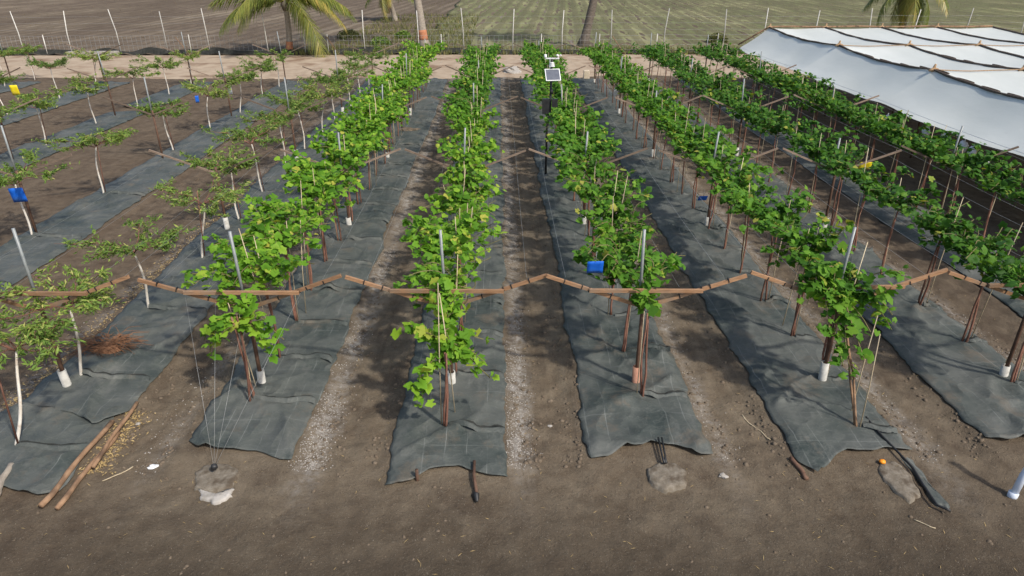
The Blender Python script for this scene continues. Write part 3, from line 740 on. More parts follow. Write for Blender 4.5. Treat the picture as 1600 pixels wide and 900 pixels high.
for bi in range(5):
    for pi in range(1, 5):
        MB().tube([(RX[pi] - ox, YB[bi] - oy, -.2), (RX[pi] - ox, YB[bi] - oy, RZ - .02)], .035, 6).build('post', M['rust'], SH)
        if 0 < bi:
            k = MB(); k.tube([(RX[pi] - ox, YB[bi] - oy, RZ - .03), (RX[pi] - ox + .01, YB[bi] - oy, RZ + .10), (RX[pi] - ox + .03, YB[bi] - oy, RZ + .2)], [.07, .045, .028], 6)
            k.tube([(RX[pi] - ox - .16, YB[bi] - oy - .05, RZ + .01), (RX[pi] - ox, YB[bi] - oy, RZ + .07), (RX[pi] - ox + .18, YB[bi] - oy + .06, RZ + .03)], [.03, .05, .03], 6)
            k.build('knot', M['rope'], SH)
MB().tube([(RX[0] - ox, YB[-1] - oy + .03, 1.9)] + [(RX[1] - ox + (RX[5] - RX[1]) * i / 10, YB[-1] - oy + .05, RZ + .05 + .015 * math.sin(i * 2)) for i in range(11)], .04, 6).build('end_pole', M['wood_pole'], SH)
MB().tube([(RX[0] - ox - .02 - .1 * math.sin(math.pi * ((y - 8.4) % 6.5) / 6.5), y - oy, 1.83) for y in np.arange(8.4, 35.2, .6)], .008, 4).build('edge_cord', M['card'], SH)

# ------------------------------------------------------------------ coconut palms
def frond_mesh(name, mat, L=3.6, droop=1.0, seed=0, base_t=.4):
    rng = np.random.default_rng(seed); n = 14; pth = []
    for i in range(n + 1):
        t = i / n; pth.append(np.array([L * (t - .16 * droop * t * t), .05 * math.sin(t * 3 + seed), L * (.34 * t - .62 * droop * t * t)]))
    mb = MB(); mb.tube(pth, [.05 - .042 * i / n for i in range(n + 1)], 5)
    V = list(mb.v); F = [list(f) for f in mb.f]; ti = [.75] * len(V); T3 = []
    for f in F:
        for q in range(1, len(f) - 1): T3.append((f[0], f[q], f[q + 1]))
    for s in (-1, 1):
        m = 46
        for q in range(m):
            t = .13 + .87 * (q + rng.uniform(-.3, .3)) / m; t = min(t, .999); i = int(t * n); f = t * n - i
            p = pth[i] * (1 - f) + pth[i + 1] * f; d = pth[i + 1] - pth[i]; d = d / np.linalg.norm(d)
            ln = L * .30 * (math.sin(math.pi * (.12 + .82 * t)) ** .7) * rng.uniform(.8, 1.1)
            side = np.array([0, s, 0]); dr = side * .62 + d * .75 + np.array([0, 0, -.12 - .45 * rng.random()]); dr = dr / np.linalg.norm(dr)
            mid = p + dr * ln * .5 + np.array([0, 0, -.02]); tip = p + dr * ln + np.array([0, 0, -.22 * ln - .1 * rng.random()])
            wv = d * .028 * (1.3 - .4 * t); b = len(V); V += [tuple(p - wv), tuple(p + wv), tuple(mid + wv), tuple(mid - wv), tuple(tip)]
            T3 += [(b, b + 1, b + 2), (b, b + 2, b + 3), (b + 3, b + 2, b + 4)]; ti += [float(np.clip(base_t + rng.normal(0, .12) + .3 * t * t, 0, 1))] * 5
    return mesh_np(name, np.array(V), np.array(T3), ti, False, (mat,))
FR = [frond_mesh('frond', M['frond'], 3.7, .75, 1, .42), frond_mesh('frond', M['frond'], 3.5, 1.15, 2, .5), frond_mesh('frond', M['frond'], 3.6, 1.0, 3, .3), frond_mesh('frond', M['frond'], 3.2, 1.35, 4, .72)]
FDRY = frond_mesh('frond', M['frond_dry'], 3.0, 1.3, 9, .5)
def palm(label, base, crown, r0, r1, bark, nf=18, band=None, seed=0, scale=1.0, low=0.0, dry=3, bow=.3, setf=None):
    rng = random.Random(seed); bx, by = base; o = thing('coconut_palm', (bx, by, 0), label, 'palm tree', 'coconut palms along the fence')
    cx, cy, cz = crown; cx -= bx; cy -= by; n = 14; pth = []; rad = []
    for i in range(n + 1):
        t = i / n; b = math.sin(math.pi * t) * bow
        pth.append((cx * t + b, cy * t, -.1 + (cz + .1) * t)); rad.append(r1 + (r0 - r1) * (1 - t) + (.75 * r0 * math.exp(-t * cz / .35)) + .012 * (i % 2))
    tr = MB().tube(pth, rad, 10).build('trunk', M[bark], o)
    if band:
        def tp(z): return Vector(pth[0]).lerp(Vector(pth[n]), z / cz) + Vector((math.sin(math.pi * z / cz) * bow, 0, 0))
        def tr_(z): return r1 + (r0 - r1) * (1 - z / cz) + .75 * r0 * math.exp(-z / .35) + .02
        zs = [band[0] + (band[1] - band[0]) * q / 4 for q in range(5)]
        MB().tube([tp(z) for z in zs], [tr_(z) for z in zs], 10).build('painted_band', M['band'], tr)
    for k in range(nf):
        me = FR[rng.randrange(3)] if k % 5 else FR[3]
        f = link('frond', me, o, (cx, cy, cz)); a = k * 2.399 + rng.uniform(-.2, .2); t = (k + .5) / nf
        f.rotation_euler = (rng.uniform(-.2, .2), math.radians(-58 + 72 * t + low * t + rng.uniform(-6, 6)), a); f.scale = [scale * rng.uniform(.85, 1.1)] * 3
    for (az, pt, mi, sc_) in (setf or []):
        f = link('frond', FR[mi], o, (cx, cy, cz)); f.rotation_euler = (rng.uniform(-.15, .15), math.radians(pt), math.radians(az)); f.scale = [sc_] * 3
    for k in range(dry):
        f = link('frond', FDRY, o, (cx, cy, cz - .1)); f.rotation_euler = (0, math.radians(48 + rng.uniform(0, 22)), rng.uniform(0, 6.28)); f.scale = [scale * .75] * 3
        tag(f, 'withered brown hanging frond')
    MB().tube([(cx, cy, cz - .5), (cx, cy, cz - .1), (cx, cy, cz + .35)], [r1 * 1.2, r1 * 2.0, r1 * .8], 9).build('crown_shaft', M['palm_bark_dark'], o)
b1 = at(452, 84); palm('short coconut palm with orange-banded trunk and drooping fronds at top left', b1, (b1[0] + .15, b1[1], 3.15), .19, .14, 'palm_bark', 8, (.35, .85), 3, 1.3, -26, 0, .1, setf=[(178, -8, 0, 1.45), (196, 2, 2, 1.4), (222, 0, 1, 1.15), (160, -4, 2, 1.3), (318, 18, 1, 1.5), (302, -2, 0, 1.2), (2, -10, 3, 1.35), (342, -4, 0, 1.4), (25, -6, 2, 1.4), (130, -8, 0, 1.3), (60, -6, 2, 1.3)])
b2 = at(618, 33); palm('small coconut palm in the field behind, hanging fronds at the top edge', b2, (b2[0] - .6, b2[1], 2.9), .22, .18, 'palm_bark', 16, None, 5, 1.0, 16, 5, .05)
b3 = at(664, 77); palm('pale thick leaning palm trunk with orange-brown base, left of the vines centre', b3, (b3[0] - 1.6, b3[1] + .3, 10.0), .30, .17, 'palm_bark', 18, (.7, 1.35), 8, 1.2, 10, 3, .2)
b4 = at(910, 74); palm('dark leaning palm trunk behind the third vine row', b4, (b4[0] + 1.5, b4[1] + .2, 10.5), .30, .20, 'palm_bark_dark', 18, None, 12, 1.2, 10, 3, .25)
b5 = (at(1403, 66)[0], at(1403, 66)[1]); palm('palm with hanging fronds and brown skirt behind the rain shelter', b5, (b5[0], b5[1], 3.9), .26, .22, 'palm_bark_dark', 22, None, 17, 1.1, 40, 9, .05)

# ------------------------------------------------------------------ boundary fence
FY = 47.6
fo = thing('wire_fence', (0, FY, 0), 'wire fence with pale tall posts along the far side of the dirt road', 'fence')
tall = [(38, 20), (113, 95), (190, 174), (263, 247), (329, 313), (420, 417), (571, 567), (655, 655), (725, 723), (801, 800), (878, 877), (953, 957), (1036, 1043), (1128, 1135), (1190, 1197), (1268, 1278), (1350, 1362), (1420, 1434), (1500, 1515), (1585, 1600)]
for (pb, pt) in tall:
    x = (at(pb, 84)[0]) * FY / at(pb, 84)[1]; top = random.uniform(2.62, 2.85)
    # the head of each post sits where its foot does, with a small lean
    MB().tube([(x, 0, -.2), (x + random.uniform(-.03, .03), 0, top * .5), (x + random.uniform(-.16, .16), random.uniform(-.08, .08), top)], [.034, .032, .028], 6).build('post', M['fpost'], fo)
for pb in (75, 300, 478, 514, 690, 845, 935, 1024, 1118):
    x = at(pb, 82)[0] * FY / at(pb, 82)[1]
    MB().tube([(x, -.1, -.1), (x + .02, -.1, 1.25)], .03, 5).build('short_post', M['fpost'], fo)
for pb, dx in ((500, -.6), (514, .75), (955, .8), (280, .9)):
    x = at(pb, 82)[0] * FY / at(pb, 82)[1]
    MB().tube([(x, -.12, 1.1), (x + dx, -.5, 0)], .028, 5).build('brace', M['wood_pole'], fo)
for zz in (.25, .55, .85, 1.15, 1.5, 1.9, 2.3):
    MB().tube([(x, .06, zz + .03 * math.sin(x * 1.3 + zz * 5)) for x in np.arange(-44, 46, 1.6)], .007 if zz < 1.3 else .005, 3, caps=False).build('strand', M['wire'], fo)
vm = MB()
for x in np.arange(-36, 6, .30): vm.beam((x, .06, .05), (x + .01, .06, 1.16), .011, .011, up=(0, 1, 0))
tag(vm.build('mesh_uprights', M['wire'], fo), kind='stuff')
V = []; F = []; n = 420
for i in range(n + 1):
    x = -44 + 90 * i / n; h = .16 + .32 * float(vn(x * .7, 1.1, 3)) * (1.0 if x < 2 else .45)
    V += [(x, -.12 - .1 * float(vn(x * 2, 5, 1)), .0), (x, .02, h), (x, .25, .0)]
for i in range(n):
    a = i * 3; F += [(a, a + 3, a + 4, a + 1), (a + 1, a + 4, a + 5, a + 2)]
MB().add(V, F, False).build('shade_net_roll', M['netdark'], fo)
# pale kerb-like beam lying by the fence at left
p = at(170, 84); MB().beam((0, 0, .12), (3.2, .1, .14), .35, .24).build('concrete_beam', M['palebits'], None, (at(118, 85)[0], 46.95, .03))
tag(bpy.data.objects['concrete_beam'], 'long pale concrete beam lying on the road edge by the fence at left', 'concrete beam')

# ------------------------------------------------------------------ weather station
sx_, sy_ = 1.34, 19.3
ws = thing('weather_station', (sx_, sy_, g0(sx_, sy_)), 'weather station mast with tilted solar panel among the third vine row', 'weather station')
MB().tube([(0, 0, -.2), (0, 0, 1.4), (.08, 0, 1.75), (.10, 0, 3.26)], .032, 8).build('mast', M['black'], ws)
pan = MB(); c = Vector((.12, -.16, 2.86)); u = Vector((.99, .12, 0)).normalized(); v = Vector((-.07, .62, .62)).normalized(); nn = u.cross(v)
def quad_slab(mb, c, u, v, a, b, th):
    nn = u.cross(v); V = [c + u * sx * a + v * sy * b + nn * sz * th for sz in (-1, 1) for sx, sy in ((-1, -1), (1, -1), (1, 1), (-1, 1))]
    return mb.add(V, [(3, 2, 1, 0), (4, 5, 6, 7), (0, 1, 5, 4), (1, 2, 6, 5), (2, 3, 7, 6), (3, 0, 4, 7)])
quad_slab(pan, c, u, v, .205, .19, .014); pn = pan.build('solar_panel', M['white'], ws)
quad_slab(MB(), c + nn * .012, u, v, .183, .168, .006).build('cells', M['cell'], pn)
for sgn in (-1, 1): MB().beam((.10, -.02, 2.72), tuple(c + u * .1 * sgn - nn * .02), .02, .02).build('bracket', M['galv'], ws)
d = MB()
for q in range(4): d.tube([(.10, -.01, 3.06 + q * .03), (.10, -.01, 3.075 + q * .03), (.10, -.01, 3.085 + q * .03)], [.085 - .008 * q, .085 - .008 * q, .03], 12)
d.build('radiation_shield', M['white'], ws)
MB().beam((-.10, 0, 3.27), (.30, 0, 3.27), .035, .03).build('sensor_arm', M['white'], ws)
MB().tube([(-.08, 0, 3.28), (-.08, 0, 3.31), (-.08, 0, 3.37), (-.08, 0, 3.375)], [.035, .04, .04, .015], 10).build('rain_gauge', M['white'], ws)
an = MB(); an.tube([(.27, 0, 3.28), (.27, 0, 3.36)], .012, 6)
for q in range(3):
    a = q * 2.094; an.tube([(.27, 0, 3.35), (.27 + .06 * math.cos(a), .06 * math.sin(a), 3.35)], .006, 5); an.tube([(.27 + .06 * math.cos(a) - .02 * math.sin(a), .06 * math.sin(a) + .02 * math.cos(a), 3.35), (.27 + .06 * math.cos(a), .06 * math.sin(a), 3.35), (.27 + .06 * math.cos(a) + .03 * math.sin(a), .06 * math.sin(a) - .03 * math.cos(a), 3.35)], [.006,   .02, .024], 7)
an.build('anemometer', M['white'], ws)
bxm = MB(); bxm.box((-.05, -.10, 2.02), .19, .13, .40); bxm.build('battery_box', M['black'], ws)
bxm = MB(); bxm.box((.20, -.08, 2.10), .16, .10, .22); bxm.build('logger_box', M['black'], ws)
MB().tube([(.09, -.04, 2.5), (.10, -.05, 2.42), (.10, -.05, 2.34)], [.02, .055, .04], 8).build('junction_box', M['black'], ws)
MB().beam((-.22, 0, .02), (.05, 0, .03), .05, .03).build('foot', M['black'], ws)

# ------------------------------------------------------------------ sticky traps and cards
def trap(name, px, py, y, wd, ht, mat, label, cat, tilt=0.0, rz=0.0):
    d = _R @ Vector(((px - CX) / FPX, -(py - CY) / FPX, -1.0)); t = y / d.y; x = d.x * t; z = H_CAM + d.z * t
    o = thing(name, (x, y, z), label, cat, 'insect trap cards hung among the plants', rz)
    V = []; F = []
    for j in range(5):
        for i in range(5):
            a = i / 4 - .5; b = j / 4 - .5; V.append((wd * a, .05 * wd * math.sin(a * 3 + 1) + b * ht * math.sin(tilt), b * ht * math.cos(tilt)))
    for j in range(4):
        for i in range(4): k = j * 5 + i; F.append((k, k + 1, k + 6, k + 5))
    cd = MB().add(V, F, True).build('card', M[mat], o); m = cd.modifiers.new('thick', 'SOLIDIFY'); m.thickness = .006
    MB().tube([(0, ht * .5 * math.sin(tilt), ht * .5 * math.cos(tilt) - .01), (0.01, ht * .5 * math.sin(tilt) + .02, ht * .5 + .14)], .003, 4).build('hanger', M['wire'], o)
    return o
trap('sticky_trap', 930, 418, 8.45, .22, .2, 'blue', 'blue trap card in the near end of the third vine row', 'trap', -.25)
trap('sticky_trap', 28, 305, 14.4, .27, .34, 'blue', 'blue trap card at the far left on a white stem', 'trap', -.2, .2)
trap('sticky_trap', 1098, 310, 14.3, .2, .15, 'blue', 'small blue trap card under the fourth vine row', 'trap', -.6)
trap('sticky_trap', 23, 141, 26.0, .25, .38, 'yellow', 'yellow trap card at the upper left edge', 'trap', -.2, .2)
trap('sticky_trap', 1352, 259, 16.2, .30, .2, 'yellow', 'yellow trap card on top of the fifth vine row', 'trap', -.3, -.1)
trap('sticky_trap', 308, 155, 24.8, .12, .24, 'blue', 'narrow dark blue trap card behind a small tree', 'trap', -.1, .6)
trap('trap_card', 359, 141, 29.0, .17, .34, 'card', 'white hanging card below a small tree crown at upper left', 'card', -.1)
trap('trap_card', 962, 144, 26.6, .17, .28, 'card', 'grey-white box card by the fourth vine row, far end', 'card', -.2)

# ------------------------------------------------------------------ fruit bags beside the shelter
def lump(r, seed, sq=(1, 1, 1), n=9, mrows=7, amp=.25):
    V = []; F = []
    for j in range(mrows + 1):
        ph = math.pi * j / mrows
        for i in range(n):
            th = 2 * math.pi * i / n; d = (math.sin(ph) * math.cos(th), math.sin(ph) * math.sin(th), math.cos(ph))
            k = r * (1 + amp * (float(vn(d[0] * 2.3 + seed, d[1] * 2.3 + d[2] * 1.7, seed)) - .5) * 2)
            V.append((d[0] * k * sq[0], d[1] * k * sq[1], d[2] * k * sq[2]))
    for j in range(mrows):
        for i in range(n): F.append((j * n + i, (j + 1) * n + i, (j + 1) * n + (i + 1) % n, j * n + (i + 1) % n))
    return V, F
bags = [(1281, 141, 26.5), (1309, 136, 27.2), (1357, 150, 25.0), (1386, 186, 21.8), (1447, 206, 19.9), (1476, 213, 19.2), (1505, 229, 18.2), (1519, 238, 17.8), (1540, 251, 17.0)]
for q, (px, py, y) in enumerate(bags):
    d = _R @ Vector(((px - CX) / FPX, -(py - CY) / FPX, -1.0)); y -= 1.3; t = y / d.y
    o = thing('fruit_bag', (d.x * t, y, H_CAM + d.z * t), 'white bag over fruit by the shelter edge, %s from the far end' % ORD[q + 1], 'bag', 'white fruit bags along the shelter edge')
    sz = random.uniform(.09, .13); V, F = lump(sz, q + 3, (.85, .85, 1.25)); MB().add(V, F, True).build('pouch', M['card'], o)
    MB().tube([(0, 0, sz * .9), (0.01, 0, sz * 1.7)], [.03, .012], 6).build('neck', M['card'], o)

# ------------------------------------------------------------------ foreground things
def slab(name, pts, th, label, cat, mat='concrete', top=None):
    c = np.mean(np.array(pts), 0); z = g0(*c); n = len(pts); P = []
    for k in range(n):
        a = np.array(pts[k]); b = np.array(pts[(k + 1) % n])
        for t in (0, .2, .4, .6, .8): p = a + (b - a) * t + np.array([random.uniform(-.018, .018), random.uniform(-.018, .018)]); P.append((p[0] - c[0], p[1] - c[1]))
    m = len(P); V = []; F = []
    for sc, zz in ((1.08, -.05), (1.0, th * .6), (.92, th), (.7, th + .006), (.4, th + .004)):
        for (x, y) in P: V.append((x * sc * random.uniform(.97, 1.03), y * sc * random.uniform(.97, 1.03), zz + random.uniform(-.12, .12) * min(.03, th)))
    V.append((0, 0, th + .015))
    for k in range(4):
        for i in range(m): F.append((k * m + i, k * m + (i + 1) % m, (k + 1) * m + (i + 1) % m, (k + 1) * m + i))
    for i in range(m): F.append((4 * m + i, 4 * m + (i + 1) % m, 5 * m))
    o = link(name, MB().add(V, F, True).mesh(name, M[mat]), None, (c[0], c[1], z)); return tag(o, label, cat)
def P2(*a): return [at(px, py) for px, py in a]
slab('anchor_block', P2((305, 742), (306, 765), (330, 772), (362, 765), (378, 742), (360, 730), (325, 728)), .026, 'rough concrete anchor pad holding wires before the first vine row', 'concrete block')
slab('concrete_lump', P2((310, 766), (316, 780), (336, 788), (360, 778), (366, 764), (338, 774)), .025, 'pale broken concrete lip below the wire anchor pad', 'concrete block', 'palebits')
slab('anchor_block', P2((1012, 738), (1016, 758), (1040, 770), (1068, 762), (1074, 742), (1055, 728), (1028, 726)), .03, 'rounded concrete anchor pad before the third vine row', 'concrete block')
slab('concrete_slab', P2((1372, 724), (1374, 745), (1418, 786), (1440, 776), (1418, 740), (1400, 725)), .02, 'long concrete slab before the fourth vine row', 'concrete slab')
# guy wires of row 2
ax, ay = at(337, 742)
gw = thing('guy_wires', (ax, ay, g0(ax, ay)), 'thin guy wires rising from the anchor pad to the first vine row trellis', 'wire')
for (tx, ty, tz) in ((-4.35, 8.5, 1.62), (-3.95, 8.5, 1.5), (-3.55, 8.5, 1.42), (-2.75, 8.5, 1.62)):
    MB().tube([(0, 0, .08), (tx - ax, ty - ay, tz)], .0022, 4).build('strand', M['wire'], gw)
q = MB(); V, F = lump(.045, 3); q.add([(a, b, c + .1) for a, b, c in V], F, True); q.build('clamp', M['black'], gw)
# black straps of row 4
ax, ay = at(1038, 733)
st = thing('anchor_straps', (ax, ay, g0(ax, ay)), 'black straps running from the rounded concrete pad under the weed mat', 'strap')
for s in (-.014, .022): MB().tube([(s * .5, 0, .07), (s, .1, .09), (s * 1.3 + .02, .44, .12)], [.02, .013, .012], 5).build('strap', M['black'], st)
# stakes before row 3
for (px, py, L, lab) in ((652, 752, .16, 'short dark stake at the mat end of the second vine row'), (741, 742, .4, 'dark iron rod lying at the mat end of the second vine row')):
    x, y = at(px, py); o = thing('iron_stake', (x, y, g0(x, y)), lab, 'stake')
    if L < .3: MB().tube([(0, 0, -.1), (0, .02, L)], .022, 6).build('rod', M['rust'], o)
    else:
        MB().tube([(0, .12, .10), (.0, -.1, .06), (.04, -.36, .03)], .02, 6).build('rod', M['rust'], o)
        MB().tube([(.04, -.36, .03), (.03, -.38, .0), (.05, -.5, .02)], [.03, .045, .015], 6).build('hook', M['black'], o)
# wooden poles on the ground, left
def pole(a, b, r, label, mat='wood_pole', lift=.03, name='wooden_pole', cat='pole'):
    (x0, y0), (x1, y1) = at(*a), at(*b); n = 9; pts = []
    for i in range(n):
        t = i / (n - 1); x = x0 + (x1 - x0) * t; y = y0 + (y1 - y0) * t
        pts.append((x - x0 + .012 * math.sin(t * 8 + x0), y - y0 + .012 * math.cos(t * 6), g0(x, y) - g0(x0, y0) + lift))
    o = link(name, MB().tube(pts, [r * random.uniform(.88, 1.1) for _ in range(n)], 7).mesh(name, M[mat]), None, (x0, y0, g0(x0, y0))); return tag(o, label, cat)
pole((64, 798), (177, 668), .036, 'longer bare wooden pole lying on soil at the lower left, mat side', lift=.05)
pole((88, 800), (187, 682), .032, 'bare wooden pole lying on soil at the lower left, alley side', lift=.035)
pole((146, 740), (216, 641), .026, 'thinner pole overlapping the two poles at the lower left', lift=.085)
pole((-8, 782), (19, 735), .045, 'grey broken branch stub at the lower left edge', 'palm_bark', .05, 'branch', 'branch')
pole((158, 754), (208, 732), .007, 'thin pale twig on bare soil right of the wooden poles', 'cane', .012, 'twig', 'twig')
pole((1160, 650), (1205, 690), .006, 'thin twig on soil between the third and fourth mats', 'cane', .012, 'twig', 'twig')
pole((1430, 815), (1462, 828), .005, 'tiny stick on the soil near the lower right', 'cane', .01, 'twig', 'twig')
# tangled brown fibre heap
hx, hy = at(168, 552)
fb = thing('fibre_heap', (hx, hy, g0(hx, hy)), 'tangled heap of reddish brown fibre on the left weed mat', 'fibre heap')
V, F = lump(.30, 5, (1.25, .9, .42), 14, 9, .5); MB().add(V, F, False).build('core', M['fibre'], fb)
hb = MB()
for q in range(150):
    a = random.uniform(0, 6.28); r0 = random.uniform(.05, .3); l = random.uniform(.2, .55); b = a + random.uniform(-1.6, 1.6); z0 = random.uniform(.05, .2)
    p = Vector((r0 * math.cos(a) * 1.2, r0 * math.sin(a) * .8, z0)); e = p + Vector((math.cos(b) * l, math.sin(b) * l * .7, random.uniform(-.1, .06))); e.z = max(e.z, .03)
    hb.tube([p, p.lerp(e, .5) + Vector((0, 0, random.uniform(.0, .1))), e], [.006, .005, .003], 3, caps=False)
tag(hb.build('strands', M['fibre'], fb), kind='stuff')
# black irrigation hose lower right
hp = [(1350, 662), (1372, 688), (1400, 716), (1424, 738), (1440, 765), (1462, 795), (1490, 808)]
x0, y0 = at(*hp[0]); pts = []
for (px, py) in hp: x, y = at(px, py); pts.append((x - x0, y - y0, g0(x, y) - g0(x0, y0) + .06))
sm = []
for i in range(len(pts) - 1):
    for q in range(4): sm.append(tuple(Vector(pts[i]).lerp(Vector(pts[i + 1]), q / 4)))
ho = tag(link('irrigation_hose', MB().tube(sm, .015, 6).mesh('irrigation_hose', M['black']), None, (x0, y0, g0(x0, y0))), 'black irrigation hose curving across soil at the lower right', 'hose')
# crumpled dark mat tail beside the hose
tail = P2((1352, 664), (1388, 688), (1425, 722), (1455, 762), (1482, 792), (1462, 790), (1440, 760), (1418, 732), (1385, 698))
slab('mat_scrap', tail, .012, 'narrow torn scrap of weed mat beside the black hose', 'weed mat', 'mat')
# reddish pipes under the mat corner of row 5
pole((1236, 722), (1262, 752), .03, 'dark rusty pipe under the near corner of the fourth mat', 'rust', .02, 'rusty_pipe', 'pipe')
x, y = at(1377, 727)
V, F = lump(.038, 2, (1.1, 1, .7), 12, 8, .08); o = tag(link('orange_cap', MB().add(V, F, True).mesh('orange_cap', M['orange']), None, (x, y, g0(x, y) + .04)), 'bright orange round plastic cap on the concrete slab', 'cap')
# pale pipe at right edge
x, y = at(1582, 775)
o = thing('plastic_pipe', (x, y, g0(x, y)), 'pale blue-grey plastic pipe standing at the lower right edge', 'pipe')
MB().tube([(0, 0, -.05), (.05, .02, .3), (.2, .05, .85)], .042, 9).build('tube', M['pipe_pale'], o)
MB().tube([(-.004, 0, -.03), (.0, 0, .06)], .055, 9).build('coupling', M['pipe_pale'], o)
# pale rubble and block beyond the third alley
x, y = at(800, 112); V, F = lump(.62, 8, (1.0, 1.2, .38), 16, 10, .35)
tag(link('rubble_heap', MB().add(V, F, False).mesh('rubble_heap', M['palebits']), None, (x, y, .02)), 'whitish rubble heap at the far end between second and third vine rows', 'rubble')
x, y = at(916, 124); bk = MB(); bk.box((0, 0, .22), .30, .24, .46)
tag(link('stone_block', bk.mesh('stone_block', M['brick_pale']), None, (x, y, 0)), 'upright cream stone block at the far end beside the fourth vine row', 'stone block')
bv = bpy.data.objects['stone_block'].modifiers.new('bev', 'BEVEL'); bv.width = .02
# dark woven basket by row 4
x, y = at(910, 192); n = 18; V = []; F = []
for rr, zz in ((.26, 0), (.33, .16), (.36, .34), (.34, .34), (.30, .12), (.01, .08)):
    for q in range(n): V.append((rr * math.cos(6.283 * q / n), rr * math.sin(6.283 * q / n), zz))
for m in range(5):
    for q in range(n): F.append((m * n + q, m * n + (q + 1) % n, (m + 1) * n + (q + 1) % n, (m + 1) * n + q))
F.append(tuple(range(n))[::-1])
tag(link('basin', MB().add(V, F, True).mesh('basin', M['rope_dark']), None, (x, y, g0(x, y) + .04)), 'dark round basin on the mat beside the third vine row', 'basin')
x, y = at(640, 207); V, F = lump(.34, 4, (1.2, .8, .35), 14, 8, .4)
tag(link('stone', MB().add(V, F, False).mesh('stone', M['clod']), None, (x, y, g0(x, y))), 'dark soil mound beside the far part of the first vine row', 'mound')

for q, (px, py, lab) in enumerate(((240, 729, 'white crumpled scrap on soil between the left poles and anchor pad'), (1130, 747, 'pale stone on soil right of the rounded concrete pad'), (858, 666, 'cream pebble in the alley between second and third mats'), (216, 663, 'pale pebble beside the tips of the wooden poles'))):
    x, y = at(px, py); V, F = lump([.05, .045, .03, .028][q], q + 20, (1.3, .9, .45 if q else .3), 9, 6, .5)
    tag(link('stone' if q else 'paper_scrap', MB().add(V, F, False).mesh('scrap', M['palebits' if q else 'card']), None, (x, y, g0(x, y) + .012)), lab, 'stone' if q else 'scrap')

# ------------------------------------------------------------------ loose ground litter
def rock_t():
    t = (1 + 5 ** .5) / 2
    V = np.array([(-1, t, 0), (1, t, 0), (-1, -t, 0), (1, -t, 0), (0, -1, t), (0, 1, t), (0, -1, -t), (0, 1, -t), (t, 0, -1), (t, 0, 1), (-t, 0, -1), (-t, 0, 1)], float) / 1.9
    V = V * RNG.uniform(.7, 1.2, (12, 3)) * np.array([1, .85, .6])
    F = np.array([(0, 11, 5), (0, 5, 1), (0, 1, 7), (0, 7, 10), (0, 10, 11), (1, 5, 9), (5, 11, 4), (11, 10, 2), (10, 7, 6), (7, 1, 8), (3, 9, 4), (3, 4, 2), (3, 2, 6), (3, 6, 8), (3, 8, 9), (4, 9, 5), (2, 4, 11), (6, 2, 10), (8, 6, 7), (9, 8, 1)])
    return V, F
def spread(name, label, cat, tmpl, X, Y, sc, mat, lift=.0, flat=False):
    k = len(X); Z = gz(X, Y) + lift
    Nn = np.array([0, 0, 1.0])[None] + RNG.normal(0, .25 if flat else .6, (k, 3)); R = frames(Nn, RNG.normal(0, 1, (k, 3)))
    me = scatter_mesh(name, tmpl, np.stack([X, Y, Z], 1), R, sc, RNG.uniform(0, 1, k), mat)
    return tag(link(name, me), label, cat, None, 'stuff')
def off_beds(X, Y, m=.02):
    ok = np.ones(len(X), bool)
    for a, b in ALLB: ok &= ~((X > a - m) & (X < b + m) & (Y > 6.9) & (Y < 36.5))
    return ok
def strip(xs_, n, s, y0=6.0, y1=30):
    X = []; Y = []
    for xc in xs_:
        u = RNG.uniform(0, 1, n) ** 1.7; Y.append(y0 + np.abs(RNG.normal(0, .2, n)) + .7 + (y1 - y0) * u); X.append(xc + RNG.normal(0, s, n))
    X = np.concatenate(X); Y = np.concatenate(Y); k = off_beds(X, Y, -.02); return X[k], Y[k]
X, Y = strip((-2.44, .20), 6500, .12); kk_ = fbm(X * .9, Y * .9, 21) + RNG.normal(0, .05, len(X)) > .5; X, Y = X[kk_], Y[kk_]; spread('gravel', 'pale gravel strewn along the right edges of the mats', 'gravel', rock_t(), X, Y, RNG.uniform(.3, 1, len(X)) ** 2.5 * .013 + .002, M['palebits'])
X, Y = strip((-4.4, -2.3, -1.6, .4, .95, 2.9, 3.55, 5.5, 6.25, 8.2, -5.05, -7.0), 750, .11); spread('soil_clods', 'crumbled soil clods along the mat edges', 'soil', rock_t(), X, Y, RNG.uniform(.15, 1, len(X)) ** 4 * .045 + .004, M['clod'], -.004)
X, Y = strip((2.9, 5.5, 8.2, -4.5, -7.1), 700, .14); spread('gravel', 'small pale stones scattered beside the outer mats', 'gravel', rock_t(), X, Y, RNG.uniform(.3, 1, len(X)) ** 2.5 * .013 + .002, M['palebits'])
X = RNG.uniform(-8, 9, 1500); Y = RNG.uniform(4.4, 8.5, 1500); k = off_beds(X, Y) & (fbm(X * .8, Y * .8, 31) > .5); X, Y = X[k], Y[k]
spread('soil_clods', 'small soil clods lying on the headland in front', 'soil', rock_t(), X, Y, RNG.uniform(.15, 1, len(X)) ** 4 * .035 + .004, M['clod'], -.003)
X = RNG.uniform(-8, 9, 5200); Y = RNG.uniform(4.2, 9.5, 5200); k = off_beds(X, Y); X, Y = X[k], Y[k]
spread('pebbles', 'fine pebbles scattered over the bare soil in front', 'pebbles', rock_t(), X, Y, RNG.uniform(.003, .008, len(X)), M['concrete'])
X = RNG.uniform(-9, 10, 2600); Y = 4.5 + 26 * RNG.uniform(0, 1, 2600) ** 1.6; k = off_beds(X, Y); X, Y = X[k], Y[k]
spread('straw_litter', 'thin straw and dry bits littering the alleys', 'litter', (TS[0] * np.array([1, .25, .3]), TS[1]), X, Y, RNG.uniform(.02, .08, len(X)), M['deadleaf'], .008, True)
X = -7.0 + RNG.normal(0, .13, 1500); Y = 7 + 12 * RNG.uniform(0, 1, 1500) ** 1.3
